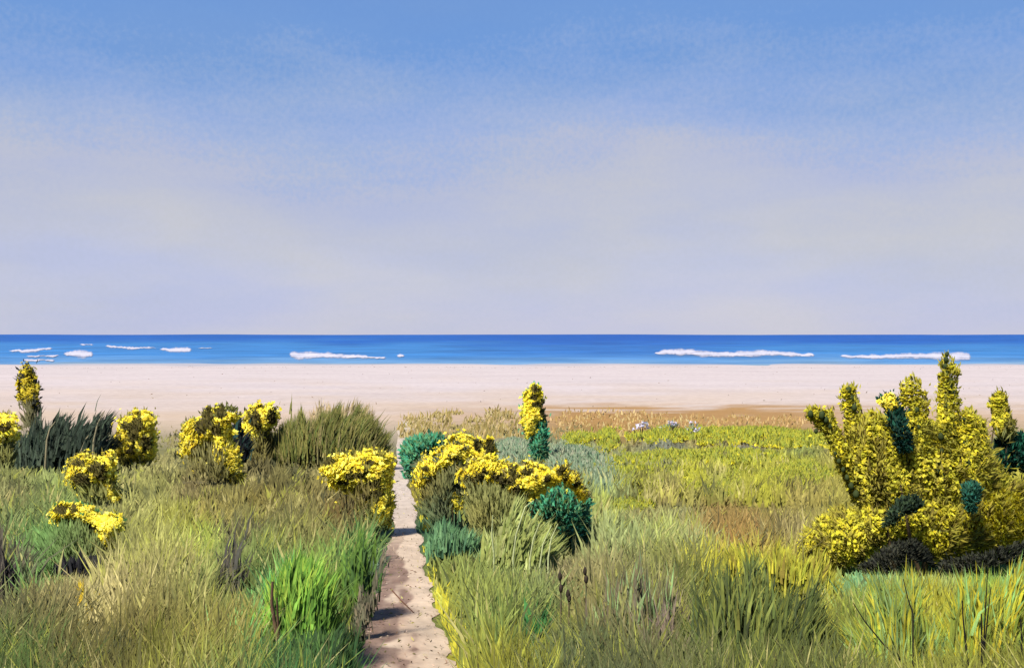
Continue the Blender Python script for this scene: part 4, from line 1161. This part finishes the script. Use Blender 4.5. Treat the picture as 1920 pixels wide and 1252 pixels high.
twig('bare_twig', 'tall forked black twig at lower right, nearest the right edge', [(1842, 1250, 0), (1841, 1200, 0), (1840, 1150, 0)], dt, .007, (30, 28, 28), group=GT, side=[(1, 1858, 1100), (1, 1852, 1066)])
twig('bare_twig', 'knotted thin black twig just left of the tall forked twig', [(1815, 1245, 0), (1810, 1200, 0), (1806, 1160, .02), (1804, 1125, .02)], dt, .006, (34, 32, 30), group=GT)
twig('bare_twig', 'long slanting black twig at the left of the fan of yellow green grass', [(1690, 1240, 0), (1655, 1205, 0), (1622, 1165, .02), (1600, 1130, .02)], dt, .005, (40, 42, 36), group=GT, side=[(1, 1664, 1180)])
twig('bare_twig', 'thin dark twig under the black arch of painted shade', [(1712, 1150, .2), (1702, 1120, .2), (1694, 1085, .2)], dt, .005, (50, 46, 36), group=GT)
twig('bare_twig', 'black twig cut by the right edge in the front grass', [(1914, 1252, 0), (1916, 1200, 0), (1914, 1160, 0)], dt, .007, (30, 28, 28), group=GT)
d5 = gd(520, 1262) - .3
twig('brown_stem', 'forked brown stem standing in the bright green grass left of the path', [(524, 1226, 0), (517, 1180, 0), (509, 1130, .02), (511, 1090, .02)], d5, .018, (112, 86, 68), 'stem', side=[(1, 519, 1120)])
for i, (cx, cy, hh, lab) in enumerate([(1050, 1090, 60, 'tallest dark catkin stalk left of its neighbours in the front grass'), (1097, 1080, 40, 'dark catkin stalk with two heads, rightmost of its group'), (1065, 1122, 22, 'shortest dark catkin stalk, low between two taller ones')]):
    dq = gd(1075, 1262)
    t = thing('catkin_stalk', lab, 'stalk', P(cx, cy + 80, dq), 'dark catkin stalks in the front grass')
    x, y = P(cx, cy, dq)[:2]
    v, f, c = tube([np.array([x, y, float(ground(x, y)) - .03]), P(cx + 2, cy + hh * .6, dq), P(cx, cy - hh * .35, dq)], .006, .003, linA((110, 98, 76)))
    mesh_obj('stem', v, f, c, M_STEM, t)
    for k in range(2):
        v, f, c = ball(P(cx + (k * 2), cy - 10 + k * (hh * .38), dq - .02), 4.2 * dq / F, (66, 56, 46), 2.0)
        mesh_obj('catkin', v, f, c, M_STEM, t, smooth=True)
dp = gd(752, 1130)
a = gdepth(np.array([732., 752, 776]), np.array([1106., 1128, 1152]))
pts = [np.array([(px - 960) / F * dd, dd, float(ground((px - 960) / F * dd, dd)) + .016]) for px, dd in zip((732, 752, 776), a)]
v, f, c = tube(pts, .005, .004, linA((120, 84, 66)))
tag(mesh_obj('fallen_twig', v, f, c, M_STEM), 'thin brown twig lying across the sandy path', 'twig')
